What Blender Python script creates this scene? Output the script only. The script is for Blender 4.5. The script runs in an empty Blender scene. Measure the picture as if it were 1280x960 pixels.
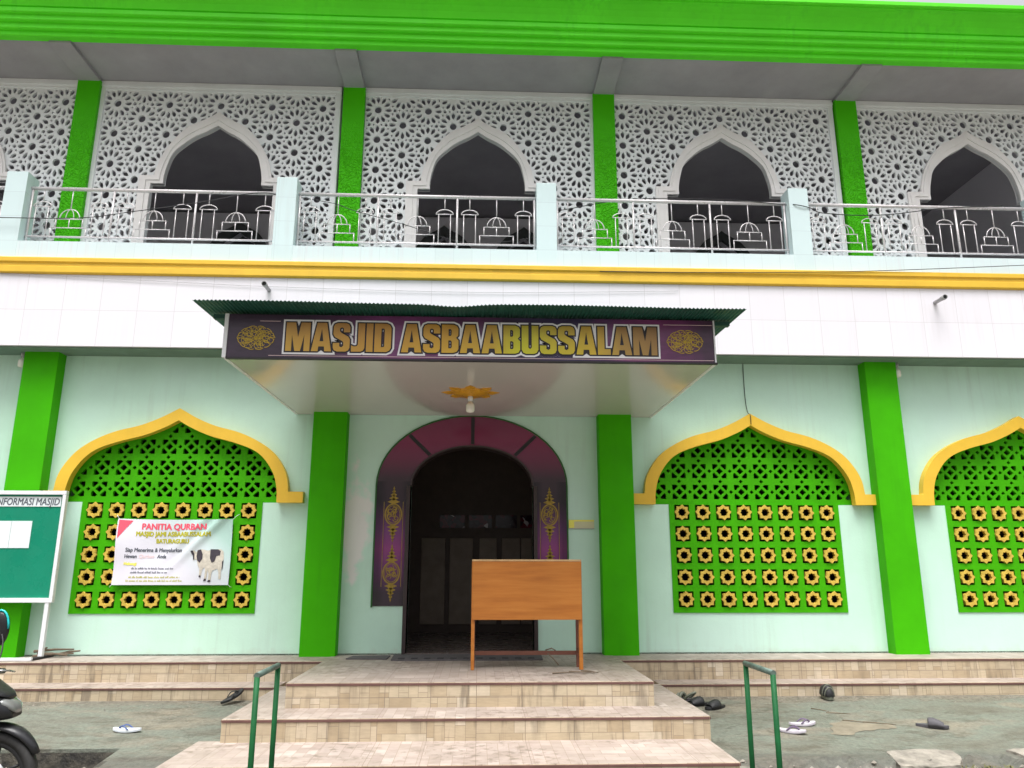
import bpy, bmesh, math, random
from mathutils import Vector, Matrix
random.seed(7)
sc = bpy.context.scene
COL = sc.collection
R = math.radians

# ------------------------------------------------------------------ node helpers
def newmat(name):
    m = bpy.data.materials.new(name); m.use_nodes = True
    nt = m.node_tree; nt.nodes.clear()
    out = nt.nodes.new('ShaderNodeOutputMaterial'); b = nt.nodes.new('ShaderNodeBsdfPrincipled')
    nt.links.new(b.outputs[0], out.inputs[0])
    return m, nt, b
def N(nt, t, **kw):
    n = nt.nodes.new(t)
    for k, v in kw.items():
        if k.startswith('i_'): n.inputs[k[2:].replace('_', ' ')].default_value = v
        else: setattr(n, k, v)
    return n
def L(nt, a, b): nt.links.new(a, b)
def c4(c): return (c[0], c[1], c[2], 1.0)
def mixc(nt, fac, a, b, mode='MIX'):
    n = nt.nodes.new('ShaderNodeMix'); n.data_type = 'RGBA'; n.blend_type = mode
    for s, v in ((n.inputs[0], fac), (n.inputs[6], a), (n.inputs[7], b)):
        if hasattr(v, 'is_output'): nt.links.new(v, s)
        elif isinstance(v, (int, float)): s.default_value = v
        else: s.default_value = c4(v)
    return n.outputs[2]
def ramp(nt, fac, pts, interp='LINEAR'):
    n = nt.nodes.new('ShaderNodeValToRGB'); cr = n.color_ramp; cr.interpolation = interp
    while len(cr.elements) < len(pts): cr.elements.new(0.5)
    for e, (p, c) in zip(cr.elements, pts):
        e.position = p; e.color = c4(c) if not isinstance(c, (int, float)) else (c, c, c, 1)
    nt.links.new(fac, n.inputs[0]); return n.outputs[0]
def mth(nt, op, a, b=None):
    n = nt.nodes.new('ShaderNodeMath'); n.operation = op
    for i, v in enumerate((a, b)):
        if v is None: continue
        if hasattr(v, 'is_output'): nt.links.new(v, n.inputs[i])
        else: n.inputs[i].default_value = v
    return n.outputs[0]
def objco(nt): return N(nt, 'ShaderNodeTexCoord').outputs['Object']
def geopos(nt): return N(nt, 'ShaderNodeNewGeometry').outputs['Position']
def mapping(nt, v, scale=(1, 1, 1), loc=(0, 0, 0)):
    n = N(nt, 'ShaderNodeMapping'); n.inputs['Scale'].default_value = scale; n.inputs['Location'].default_value = loc
    L(nt, v, n.inputs['Vector']); return n.outputs[0]
def noise(nt, v, s, d=4, r=0.55):
    n = N(nt, 'ShaderNodeTexNoise'); n.inputs['Scale'].default_value = s; n.inputs['Detail'].default_value = d
    n.inputs['Roughness'].default_value = r; L(nt, v, n.inputs['Vector']); return n.outputs['Fac']
def bump(nt, b, h, strength=0.3, dist=0.01):
    n = N(nt, 'ShaderNodeBump'); n.inputs['Strength'].default_value = strength; n.inputs['Distance'].default_value = dist
    L(nt, h, n.inputs['Height']); L(nt, n.outputs[0], b.inputs['Normal'])

def paint(name, col, rough=0.6, var=0.12, scale=3.0, streak=0.0, bs=0.15, metal=0.0, dirt=(0.25, 0.22, 0.18), coat=0.0, spec=0.4):
    """painted surface: slow tone drift, fine grain, optional vertical run stains"""
    m, nt, b = newmat(name); p = geopos(nt)
    f = ramp(nt, noise(nt, p, scale, 6, 0.65), [(0.3, 1 - var), (0.7, 1.0)])
    c = mixc(nt, 1.0, col, f, 'MULTIPLY')
    if streak:
        s = noise(nt, mapping(nt, p, (9, 9, 0.5)), 1.3, 5, 0.6)
        s2 = noise(nt, p, 0.9, 3)
        k = mth(nt, 'MULTIPLY', ramp(nt, s, [(0.5, 0.0), (0.72, 1.0)]), ramp(nt, s2, [(0.42, 0.0), (0.66, 1.0)]))
        c = mixc(nt, mth(nt, 'MULTIPLY', k, streak), c, dirt)
    L(nt, c, b.inputs['Base Color'])
    L(nt, ramp(nt, noise(nt, p, scale * 2.3, 3), [(0.3, max(0.02, rough - 0.1)), (0.7, min(1, rough + 0.1))]), b.inputs['Roughness'])
    b.inputs['Metallic'].default_value = metal; b.inputs['Specular IOR Level'].default_value = spec
    if coat: b.inputs['Coat Weight'].default_value = coat
    if bs: bump(nt, b, noise(nt, p, 45, 4, 0.7), bs, 0.004)
    return m

M = {}
def mint_mat():
    m, nt, b = newmat('mint_wall_paint'); p = geopos(nt)
    s_ = N(nt, 'ShaderNodeSeparateXYZ'); L(nt, p, s_.inputs[0])
    c = mixc(nt, 1.0, (0.55, 0.80, 0.66), ramp(nt, noise(nt, p, 1.3, 7, 0.65), [(0.3, 0.88), (0.7, 1.0)]), 'MULTIPLY')
    # bluish weathered tone in places, patched pale spots by the entrance, run stains below the slab, splashed foot
    c = mixc(nt, ramp(nt, noise(nt, p, 0.55, 4), [(0.45, 0.0), (0.65, 0.55)]), c, (0.57, 0.77, 0.70))
    dx = mth(nt, 'ABSOLUTE', mth(nt, 'ADD', s_.outputs[0], 1.50)); dz = mth(nt, 'ABSOLUTE', mth(nt, 'SUBTRACT', s_.outputs[2], 2.0))
    d = mth(nt, 'ADD', mth(nt, 'MULTIPLY', dx, 3.0), mth(nt, 'MULTIPLY', dz, 1.1))
    pat = ramp(nt, mth(nt, 'ADD', d, mth(nt, 'MULTIPLY', mth(nt, 'SUBTRACT', noise(nt, p, 5, 5), 0.5), 1.6)), [(0.55, 0.8), (0.85, 0.0)])
    c = mixc(nt, pat, c, (0.80, 0.74, 0.74))
    run = mth(nt, 'MULTIPLY', ramp(nt, noise(nt, mapping(nt, p, (8, 8, 0.4)), 1.4, 5, 0.6), [(0.5, 0.0), (0.72, 1.0)]), ramp(nt, noise(nt, p, 0.9, 3), [(0.42, 0.0), (0.64, 0.28)]))
    c = mixc(nt, run, c, (0.34, 0.42, 0.36))
    ft = mth(nt, 'ADD', mth(nt, 'MULTIPLY', mth(nt, 'SUBTRACT', s_.outputs[2], 0.53), 4.0), mth(nt, 'MULTIPLY', noise(nt, p, 6, 6, 0.7), 1.4))
    c = mixc(nt, ramp(nt, ft, [(0.45, 0.45), (1.05, 0.0)]), c, (0.42, 0.42, 0.34))
    L(nt, c, b.inputs['Base Color']); b.inputs['Roughness'].default_value = 0.6
    bump(nt, b, mth(nt, 'ADD', noise(nt, p, 45, 4, 0.7), mth(nt, 'MULTIPLY', noise(nt, p, 3, 3), 2.0)), 0.25, 0.006)
    return m
M['mint'] = mint_mat()
M['green'] = paint('leaf_green_paint', (0.055, 0.44, 0.001), 0.65, 0.20, 1.6, 0.3, 0.2, dirt=(0.03, 0.2, 0.005), spec=0.12)
M['cornice'] = paint('bright_green_paint', (0.11, 0.80, 0.018), 0.5, 0.18, 0.9, 0.3, 0.1, dirt=(0.03, 0.3, 0.02), spec=0.25)
M['lattice_green'] = paint('lattice_green_paint', (0.055, 0.40, 0.001), 0.65, 0.2, 4, 0.0, 0.2, spec=0.12)
M['yellow'] = paint('yellow_paint', (0.80, 0.50, 0.045), 0.5, 0.12, 3, 0.12, 0.15, dirt=(0.4, 0.22, 0.05))
M['star_yellow'] = paint('star_yellow_paint', (0.70, 0.485, 0.075), 0.6, 0.35, 14, 0.0, 0.2)
M['white'] = paint('white_paint', (0.79, 0.79, 0.79), 0.6, 0.10, 2, 0.08, 0.15)
M['screen'] = paint('screen_white', (0.80, 0.82, 0.845), 0.6, 0.12, 1.4, 0.12, 0.15, dirt=(0.45, 0.47, 0.45))
M['moulding'] = paint('off_white_moulding', (0.78, 0.755, 0.755), 0.6, 0.10, 3, 0.18, 0.15, dirt=(0.42, 0.38, 0.34))
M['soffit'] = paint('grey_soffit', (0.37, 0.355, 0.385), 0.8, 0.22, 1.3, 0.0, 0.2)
M['interior'] = paint('dim_interior', (0.15, 0.135, 0.13), 0.85, 0.2, 1, 0.0, 0.1)  # hall walls are probably white; the indoor darkness is put into this colour
M['gallery'] = paint('gallery_grey', (0.80, 0.78, 0.83), 0.85, 0.06, 0.8, 0.0, 0.1)
M['gallery_dark'] = paint('gallery_dark', (0.10, 0.11, 0.11), 0.7, 0.2, 2, 0.0, 0.1)
M['darkwood'] = paint('dark_wood', (0.10, 0.068, 0.055), 0.5, 0.3, 6, 0.0, 0.2)
M['doorpanel'] = paint('door_panel', (0.32, 0.25, 0.20), 0.45, 0.3, 6, 0.0, 0.2)
M['black'] = paint('black_rubber', (0.022, 0.022, 0.024), 0.55, 0.25, 20, 0.0, 0.2)
M['void'] = paint('pipe_shade_paint', (0.02, 0.022, 0.02), 0.9, 0.1, 5, 0.0, 0.0)
M['nosing'] = paint('maroon_nosing', (0.15, 0.075, 0.065), 0.5, 0.35, 9, 0.0, 0.2)
M['pipegreen'] = paint('green_pipe_paint', (0.011, 0.10, 0.032), 0.55, 0.3, 12, 0.0, 0.25, spec=0.15)
M['steel'] = paint('steel_tube', (0.74, 0.70, 0.72), 0.34, 0.10, 8, 0.0, 0.0, metal=0.25)
M['pvc'] = paint('pvc_pipe', (0.42, 0.42, 0.43), 0.5, 0.2, 12, 0.0, 0.1)
M['roofgreen'] = paint('green_sheet_metal', (0.022, 0.115, 0.085), 0.45, 0.3, 4, 0.0, 0.1, metal=0.2)
M['framewhite'] = paint('white_metal_frame', (0.76, 0.77, 0.80), 0.35, 0.08, 8, 0.0, 0.0)
M['cable'] = paint('black_cable', (0.03, 0.03, 0.035), 0.5, 0.2, 20, 0.0, 0.0)
M['bulb'] = paint('white_bulb', (0.85, 0.83, 0.76), 0.15, 0.05, 10, 0.0, 0.0)
M['gold'] = paint('gold_plastic', (0.72, 0.34, 0.03), 0.35, 0.3, 25, 0.0, 0.1)
M['goldprint'] = paint('gold_print', (0.62, 0.42, 0.04), 0.5, 0.3, 30, 0.0, 0.0)
M['goldold'] = paint('dull_gold_print', (0.38, 0.25, 0.03), 0.5, 0.4, 30, 0.0, 0.0)
M['ink_white'] = paint('white_print', (0.80, 0.79, 0.82), 0.5, 0.05, 5, 0.0, 0.0)
M['ink_dark'] = paint('dark_print', (0.025, 0.02, 0.025), 0.5, 0.1, 5, 0.0, 0.0)
M['ink_grey'] = paint('grey_print', (0.10, 0.11, 0.14), 0.5, 0.1, 5, 0.0, 0.0)
M['ink_red'] = paint('red_print', (0.86, 0.10, 0.16), 0.5, 0.1, 5, 0.0, 0.0)
M['ink_olive'] = paint('olive_print', (0.50, 0.47, 0.03), 0.5, 0.1, 5, 0.0, 0.0)
M['ink_yellow'] = paint('yellow_print', (0.86, 0.80, 0.15), 0.5, 0.05, 5, 0.0, 0.0)
M['ink_pink'] = paint('pink_print', (0.84, 0.62, 0.63), 0.5, 0.05, 5, 0.0, 0.0)
M['cowwhite'] = paint('cow_cream', (0.68, 0.63, 0.54), 0.5, 0.3, 30, 0.0, 0.0)
M['cowblack'] = paint('cow_black', (0.06, 0.05, 0.065), 0.5, 0.4, 30, 0.0, 0.0)
M['boardgreen'] = paint('notice_green', (0.004, 0.23, 0.135), 0.3, 0.12, 2.5, 0.0, 0.0)
M['paper'] = paint('paper', (0.74, 0.80, 0.82), 0.6, 0.05, 8, 0.0, 0.0)
M['teal'] = paint('teal_reflection_paint', (0.02, 0.50, 0.50), 0.3, 0.1, 8, 0.0, 0.0)
M['bikeblack'] = paint('bike_black', (0.014, 0.014, 0.017), 0.38, 0.3, 14, 0.0, 0.0, coat=0.1)
M['bikegrey'] = paint('bike_grey', (0.20, 0.185, 0.215), 0.25, 0.35, 9, 0.0, 0.0, coat=0.4)
M['chrome'] = paint('metal_parts', (0.45, 0.45, 0.46), 0.25, 0.2, 14, 0.0, 0.0, metal=0.9)
M['lens'] = paint('clear_lens', (0.16, 0.165, 0.16), 0.08, 0.2, 20, 0.0, 0.0, coat=1.0)
M['tyre'] = paint('tyre', (0.028, 0.027, 0.027), 0.75, 0.3, 30, 0.0, 0.4)
M['matgrey'] = paint('mat_grey', (0.13, 0.12, 0.125), 0.95, 0.35, 25, 0.0, 0.6)
M['matblack'] = paint('mat_black', (0.045, 0.04, 0.045), 0.95, 0.35, 25, 0.0, 0.6)
M['twig'] = paint('dry_wood', (0.22, 0.17, 0.12), 0.9, 0.4, 20, 0.0, 0.4)
M['rubble'] = paint('pale_concrete', (0.33, 0.30, 0.255), 0.9, 0.6, 7, 0.0, 1.0)
M['patch'] = paint('bare_cement', (0.235, 0.205, 0.15), 0.9, 0.4, 7, 0.0, 0.6)
M['slip_lilac'] = paint('lilac_foam', (0.58, 0.54, 0.60), 0.7, 0.2, 25, 0.0, 0.2)
M['slip_purple'] = paint('purple_strap', (0.13, 0.09, 0.16), 0.5, 0.2, 25, 0.0, 0.1)
M['slip_white'] = paint('white_foam', (0.66, 0.70, 0.74), 0.7, 0.2, 25, 0.0, 0.2)
M['slip_blue'] = paint('blue_strap', (0.06, 0.10, 0.27), 0.5, 0.2, 25, 0.0, 0.1)
M['slip_grey'] = paint('grey_foam', (0.085, 0.08, 0.09), 0.7, 0.25, 25, 0.0, 0.3)
M['slip_olive'] = paint('olive_strap', (0.16, 0.17, 0.13), 0.6, 0.25, 25, 0.0, 0.3)
M['weed'] = paint('weed_leaf', (0.16, 0.155, 0.06), 0.7, 0.5, 12, 0.0, 0.0)

def ceiling_mat():
    m, nt, b = newmat('glossy_ceiling_panel'); p = geopos(nt)
    w = mth(nt, 'FRACT', mth(nt, 'MULTIPLY', N(nt, 'ShaderNodeSeparateXYZ').outputs[0], 1.0))
    b.inputs['Base Color'].default_value = (0.56, 0.52, 0.50, 1)
    L(nt, ramp(nt, noise(nt, p, 1.5, 3), [(0.3, 0.10), (0.7, 0.19)]), b.inputs['Roughness'])
    b.inputs['Specular IOR Level'].default_value = 0.75
    bump(nt, b, noise(nt, mapping(nt, p, (6, 0.4, 1)), 1.0, 2), 0.12, 0.01)
    return m
M['ceiling'] = ceiling_mat()

def tile_mat(name, col, w, h, oz=0.0, mortar=(0.55, 0.55, 0.58), ox=0.0, msize=0.004, stain=0.12, dirt=(0.5, 0.46, 0.44)):
    """glazed wall tiles with joints, laid in x and z"""
    m, nt, b = newmat(name); p = geopos(nt)
    s = N(nt, 'ShaderNodeSeparateXYZ'); L(nt, p, s.inputs[0])
    cmb = N(nt, 'ShaderNodeCombineXYZ')
    L(nt, mth(nt, 'ADD', mth(nt, 'ADD', s.outputs[0], ox), mth(nt, 'MULTIPLY', s.outputs[1], 1.0)), cmb.inputs[0])
    L(nt, mth(nt, 'SUBTRACT', s.outputs[2], oz), cmb.inputs[1])
    br = N(nt, 'ShaderNodeTexBrick'); br.offset = 0.0; br.squash = 1.0
    L(nt, cmb.outputs[0], br.inputs['Vector'])
    br.inputs['Color1'].default_value = c4(col); br.inputs['Color2'].default_value = c4([x * 0.955 for x in col])
    br.inputs['Mortar'].default_value = c4(mortar); br.inputs['Scale'].default_value = 1.0
    br.inputs['Brick Width'].default_value = w; br.inputs['Row Height'].default_value = h
    br.inputs['Mortar Size'].default_value = msize; br.inputs['Mortar Smooth'].default_value = 0.3
    st = mth(nt, 'MULTIPLY', ramp(nt, noise(nt, mapping(nt, p, (14, 14, 0.7)), 1.5, 5), [(0.5, 0.0), (0.75, 1.0)]), ramp(nt, noise(nt, p, 0.8, 3), [(0.42, 0.0), (0.62, 1.0)]))
    c = mixc(nt, mth(nt, 'MULTIPLY', st, stain * 3), br.outputs['Color'], dirt)
    L(nt, c, b.inputs['Base Color']); b.inputs['Roughness'].default_value = 0.28
    bump(nt, b, mth(nt, 'MULTIPLY', br.outputs['Fac'], -1.0), 0.25, 0.004)
    return m
M['band'] = tile_mat('white_band_tiles', (0.78, 0.76, 0.815), 0.447, 0.455, 4.11, (0.60, 0.58, 0.61), 0.12, 0.0035, 0.05)
M['ledge'] = tile_mat('pale_blue_tiles', (0.66, 0.775, 0.80), 0.233, 0.40, 5.20, (0.55, 0.65, 0.68), 0.05, 0.003, 0.14, (0.62, 0.55, 0.60))
M['post'] = tile_mat('pale_blue_post_tiles', (0.64, 0.775, 0.795), 0.6, 0.33, 5.46, (0.52, 0.62, 0.65), 0.0, 0.003, 0.10, (0.5, 0.55, 0.55))

def stone_mat(name, tint):
    """printed sandstone tiles: 0.33 m tiles of small blocks, laid alternately"""
    m, nt, b = newmat(name); p = geopos(nt)
    g = N(nt, 'ShaderNodeNewGeometry')
    sp = N(nt, 'ShaderNodeSeparateXYZ'); L(nt, p, sp.inputs[0])
    sn = N(nt, 'ShaderNodeSeparateXYZ'); L(nt, g.outputs['Normal'], sn.inputs[0])
    ax = mth(nt, 'ABSOLUTE', sn.outputs[0]); az = mth(nt, 'ABSOLUTE', sn.outputs[2])
    u = mth(nt, 'ADD', sp.outputs[0], mth(nt, 'MULTIPLY', mth(nt, 'SUBTRACT', sp.outputs[1], sp.outputs[0]), mth(nt, 'GREATER_THAN', ax, 0.7)))
    top = mth(nt, 'GREATER_THAN', az, 0.7)
    v = mth(nt, 'ADD', mth(nt, 'MULTIPLY', sp.outputs[2], mth(nt, 'SUBTRACT', 1.0, top)), mth(nt, 'MULTIPLY', sp.outputs[1], top))
    uv = N(nt, 'ShaderNodeCombineXYZ'); L(nt, u, uv.inputs[0]); L(nt, v, uv.inputs[1])
    vu = N(nt, 'ShaderNodeCombineXYZ'); L(nt, v, vu.inputs[0]); L(nt, u, vu.inputs[1])
    def brick(vec, w, h, off, ms):
        br = N(nt, 'ShaderNodeTexBrick'); br.offset = off; L(nt, vec, br.inputs['Vector'])
        br.inputs['Color1'].default_value = (0, 0, 0, 1); br.inputs['Color2'].default_value = (1, 1, 1, 1)
        br.inputs['Mortar'].default_value = (0.5, 0.5, 0.5, 1); br.inputs['Scale'].default_value = 1
        br.inputs['Brick Width'].default_value = w; br.inputs['Row Height'].default_value = h
        br.inputs['Mortar Size'].default_value = ms; br.inputs['Mortar Smooth'].default_value = 0.2; return br
    b1 = brick(uv.outputs[0], 0.19, 0.105, 0.37, 0.0022)
    b2 = brick(vu.outputs[0], 0.18, 0.085, 0.5, 0.0022)
    tile = brick(uv.outputs[0], 0.40, 0.41, 0.0, 0.0028)
    sel = mth(nt, 'GREATER_THAN', tile.outputs['Color'], 0.42)
    val = mixc(nt, sel, b1.outputs['Color'], b2.outputs['Color'])
    jf = mixc(nt, sel, b1.outputs['Fac'], b2.outputs['Fac'])
    c = ramp(nt, val, [(0.0, tint[0]), (0.35, tint[1]), (0.7, tint[2]), (1.0, tint[3])])
    gr = noise(nt, mapping(nt, p, (5, 5, 30)), 2.5, 5)
    c = mixc(nt, 0.6, c, ramp(nt, gr, [(0.3, 0.78), (0.7, 1.0)]), 'MULTIPLY')
    c = mixc(nt, mth(nt, 'MULTIPLY', jf, 0.75), c, (0.22, 0.17, 0.12))
    c = mixc(nt, mth(nt, 'MULTIPLY', tile.outputs['Fac'], 0.8), c, (0.20, 0.15, 0.12))
    st = mth(nt, 'MULTIPLY', ramp(nt, noise(nt, mapping(nt, p, (11, 11, 1.2)), 1.2, 5), [(0.52, 0.0), (0.64, 1.0)]), ramp(nt, noise(nt, p, 1.1, 3), [(0.43, 0.0), (0.56, 1.0)]))
    c = mixc(nt, mth(nt, 'MULTIPLY', st, 0.6), c, (0.13, 0.10, 0.07))
    wear = ramp(nt, noise(nt, p, 1.7, 7, 0.7), [(0.40, 0.80), (0.60, 1.0)])
    c = mixc(nt, 0.8, c, wear, 'MULTIPLY')
    L(nt, c, b.inputs['Base Color']); b.inputs['Roughness'].default_value = 0.55
    bump(nt, b, mth(nt, 'MULTIPLY', tile.outputs['Fac'], -1.0), 0.4, 0.004)
    return m
M['riser'] = stone_mat('sandstone_riser_tiles', ((0.45, 0.35, 0.225), (0.56, 0.465, 0.325), (0.50, 0.40, 0.27), (0.64, 0.55, 0.42)))
M['tread'] = stone_mat('pinkish_tread_tiles', ((0.35, 0.285, 0.25), (0.42, 0.35, 0.31), (0.34, 0.28, 0.24), (0.47, 0.40, 0.36)))

def pillar_relief_mat():
    m, nt, b = newmat('green_relief_paint'); p = objco(nt)
    b.inputs['Roughness'].default_value = 0.45
    s = N(nt, 'ShaderNodeSeparateXYZ'); L(nt, p, s.inputs[0])
    q1 = noise(nt, p, 9, 1); q2 = noise(nt, mapping(nt, p, (1, 1, 1), (3, 1, 7)), 14, 1)
    c1 = mth(nt, 'ABSOLUTE', mth(nt, 'SUBTRACT', mth(nt, 'FRACT', mth(nt, 'MULTIPLY', q1, 7)), 0.5))
    c2 = mth(nt, 'ABSOLUTE', mth(nt, 'SUBTRACT', mth(nt, 'FRACT', mth(nt, 'MULTIPLY', q2, 5)), 0.5))
    h = mth(nt, 'ADD', ramp(nt, c1, [(0.10, 0.0), (0.35, 1.0)]), mth(nt, 'MULTIPLY', ramp(nt, c2, [(0.1, 0.0), (0.4, 1.0)]), 0.6))
    msk = ramp(nt, mth(nt, 'SUBTRACT', 7.55, s.outputs[2]), [(0.0, 0.0), (0.75, 1.0)])
    n = N(nt, 'ShaderNodeBump'); n.inputs['Strength'].default_value = 0.9; n.inputs['Distance'].default_value = 0.012
    L(nt, mth(nt, 'MULTIPLY', h, msk), n.inputs['Height']); L(nt, n.outputs[0], b.inputs['Normal'])
    f = ramp(nt, noise(nt, p, 2.0, 5), [(0.3, 0.86), (0.7, 1.0)])
    b.inputs['Specular IOR Level'].default_value = 0.15
    L(nt, mixc(nt, 1.0, (0.065, 0.52, 0.002), f, 'MULTIPLY'), b.inputs['Base Color'])
    return m
M['relief'] = pillar_relief_mat()

def ground_mat():
    m, nt, b = newmat('stained_concrete'); p = geopos(nt)
    a = noise(nt, mapping(nt, p, (0.8, 1.6, 1)), 1.1, 8, 0.65)
    c = ramp(nt, a, [(0.30, (0.125, 0.115, 0.09)), (0.42, (0.15, 0.152, 0.122)), (0.50, (0.155, 0.172, 0.138)), (0.56, (0.18, 0.172, 0.135)), (0.70, (0.235, 0.205, 0.15))])
    k = noise(nt, mapping(nt, p, (1, 2.2, 1)), 3.2, 8, 0.7)
    c = mixc(nt, ramp(nt, k, [(0.50, 0.0), (0.64, 0.7)]), c, (0.085, 0.073, 0.052))
    s0 = N(nt, 'ShaderNodeSeparateXYZ'); L(nt, p, s0.inputs[0])
    foot = ramp(nt, mth(nt, 'ADD', mth(nt, 'MULTIPLY', mth(nt, 'ADD', s0.outputs[1], 1.0), 1.6), mth(nt, 'MULTIPLY', k, 1.5)), [(0.35, 0.0), (0.75, 0.85)])
    c = mixc(nt, foot, c, ramp(nt, noise(nt, p, 14, 7, 0.75), [(0.35, (0.08, 0.07, 0.052)), (0.6, (0.20, 0.175, 0.135))]))
    damp = ramp(nt, mth(nt, 'ADD', mth(nt, 'MULTIPLY', mth(nt, 'ADD', s0.outputs[1], 2.62), -2.2), mth(nt, 'MULTIPLY', mth(nt, 'SUBTRACT', a, 0.5), 3.0)), [(0.0, 0.0), (0.5, 0.6)])
    c = mixc(nt, damp, c, (0.075, 0.07, 0.06))
    g = noise(nt, p, 28, 5, 0.7)
    c = mixc(nt, 0.8, c, ramp(nt, g, [(0.32, 0.58), (0.66, 1.12)]), 'MULTIPLY')
    vo = N(nt, 'ShaderNodeTexVoronoi'); vo.feature = 'DISTANCE_TO_EDGE'; vo.inputs['Scale'].default_value = 0.62
    dv = N(nt, 'ShaderNodeVectorMath'); dv.operation = 'ADD'; L(nt, p, dv.inputs[0])
    nz = N(nt, 'ShaderNodeTexNoise'); nz.inputs['Scale'].default_value = 2.5; nz.inputs['Detail'].default_value = 6; L(nt, p, nz.inputs['Vector'])
    sc_ = N(nt, 'ShaderNodeVectorMath'); sc_.operation = 'SCALE'; sc_.inputs['Scale'].default_value = 0.5
    L(nt, nz.outputs['Color'], sc_.inputs[0]); L(nt, sc_.outputs[0], dv.inputs[1]); L(nt, dv.outputs[0], vo.inputs['Vector'])
    crack = ramp(nt, vo.outputs['Distance'], [(0.0, 1.0), (0.010, 0.0)])
    c = mixc(nt, mth(nt, 'MULTIPLY', mth(nt, 'MULTIPLY', crack, ramp(nt, k, [(0.42, 0.0), (0.56, 1.0)])), 0.6), c, (0.06, 0.055, 0.045))
    # rough dirty strip beyond the apron
    s = N(nt, 'ShaderNodeSeparateXYZ'); L(nt, p, s.inputs[0])
    edge = mth(nt, 'ADD', s.outputs[1], mth(nt, 'MULTIPLY', mth(nt, 'SUBTRACT', a, 0.5), 0.5))
    rough = ramp(nt, mth(nt, 'MULTIPLY', mth(nt, 'ADD', edge, 3.02), -4.0), [(0.0, 0.0), (0.5, 1.0)])
    dirt = ramp(nt, noise(nt, p, 9, 8, 0.75), [(0.35, (0.07, 0.065, 0.05)), (0.52, (0.16, 0.15, 0.12)), (0.68, (0.32, 0.30, 0.26))])
    c = mixc(nt, rough, c, dirt)
    low = mth(nt, 'MULTIPLY', mth(nt, 'LESS_THAN', s.outputs[2], 0.04), mth(nt, 'MULTIPLY', mth(nt, 'GREATER_THAN', s.outputs[1], -2.99), mth(nt, 'LESS_THAN', s.outputs[0], -2.88)))  # trench sides and bed: shade of the recess put into colour, over mud mottling
    c = mixc(nt, low, c, ramp(nt, noise(nt, p, 7, 6, 0.7), [(0.4, (0.022, 0.02, 0.017)), (0.65, (0.09, 0.08, 0.06))]))
    L(nt, c, b.inputs['Base Color']); L(nt, ramp(nt, a, [(0.3, 0.55), (0.7, 0.9)]), b.inputs['Roughness'])
    bump(nt, b, mth(nt, 'ADD', mth(nt, 'MULTIPLY', k, 1.0), mth(nt, 'MULTIPLY', g, 0.5)), 0.8, 0.03)
    return m
M['ground'] = ground_mat()

def wood_mat():
    m, nt, b = newmat('orange_plywood'); p = geopos(nt)
    w = noise(nt, mapping(nt, p, (1.2, 1, 14)), 1.6, 7, 0.6)
    c = ramp(nt, w, [(0.25, (0.37, 0.115, 0.014)), (0.5, (0.47, 0.16, 0.022)), (0.75, (0.53, 0.205, 0.036))])
    c = mixc(nt, 0.6, c, ramp(nt, noise(nt, p, 2.0, 4), [(0.3, 0.82), (0.7, 1.0)]), 'MULTIPLY')
    L(nt, c, b.inputs['Base Color']); b.inputs['Roughness'].default_value = 0.38
    bump(nt, b, w, 0.08, 0.004)
    return m
M['wood'] = wood_mat()
M['redwood'] = paint('reddish_wood', (0.20, 0.075, 0.05), 0.5, 0.3, 8, 0, 0.2)

def sign_print_mat():
    m, nt, b = newmat('plum_sign_print'); p = geopos(nt)
    s = N(nt, 'ShaderNodeSeparateXYZ'); L(nt, p, s.inputs[0])
    u = mth(nt, 'DIVIDE', mth(nt, 'ADD', s.outputs[0], 2.34), 4.57)
    u = mth(nt, 'ADD', u, mth(nt, 'MULTIPLY', mth(nt, 'SUBTRACT', noise(nt, p, 2.2, 5), 0.5), 0.22))
    c = ramp(nt, u, [(0.0, (0.05, 0.03, 0.055)), (0.16, (0.045, 0.024, 0.05)), (0.32, (0.17, 0.04, 0.15)), (0.42, (0.16, 0.035, 0.13)),
                     (0.55, (0.035, 0.02, 0.05)), (0.72, (0.045, 0.03, 0.09)), (0.84, (0.20, 0.04, 0.15)), (0.93, (0.12, 0.028, 0.10)), (1.0, (0.06, 0.025, 0.055))])
    v = ramp(nt, noise(nt, mapping(nt, p, (1, 1, 4)), 6, 4), [(0.3, 0.75), (0.7, 1.1)])
    L(nt, mixc(nt, 1.0, c, v, 'MULTIPLY'), b.inputs['Base Color'])
    b.inputs['Roughness'].default_value = 0.3
    return m
M['signprint'] = sign_print_mat()
def sign_gold_mat():
    m, nt, b = newmat('gold_letter_print'); p = geopos(nt)
    s = N(nt, 'ShaderNodeSeparateXYZ'); L(nt, p, s.inputs[0])
    u = mth(nt, 'DIVIDE', mth(nt, 'ADD', s.outputs[0], 1.82), 3.51)
    c = ramp(nt, u, [(0.0, (0.55, 0.33, 0.05)), (0.2, (0.52, 0.28, 0.04)), (0.40, (0.62, 0.36, 0.03)), (0.55, (0.55, 0.36, 0.03)), (0.62, (0.55, 0.55, 0.01)),
                     (0.70, (0.55, 0.48, 0.02)), (0.82, (0.60, 0.42, 0.03)), (0.90, (0.42, 0.26, 0.06)), (1.0, (0.33, 0.19, 0.06))])
    v = mth(nt, 'DIVIDE', mth(nt, 'SUBTRACT', s.outputs[2], 3.46), 0.29)
    v = mth(nt, 'ADD', v, mth(nt, 'MULTIPLY', mth(nt, 'SUBTRACT', noise(nt, p, 5, 3), 0.5), 0.5))
    c = mixc(nt, 1.0, c, ramp(nt, v, [(0.0, (1.0, 1.0, 0.9)), (0.5, (0.95, 0.9, 0.9)), (1.0, (0.62, 0.52, 0.6))]), 'MULTIPLY')
    L(nt, c, b.inputs['Base Color']); b.inputs['Roughness'].default_value = 0.35
    return m
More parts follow.
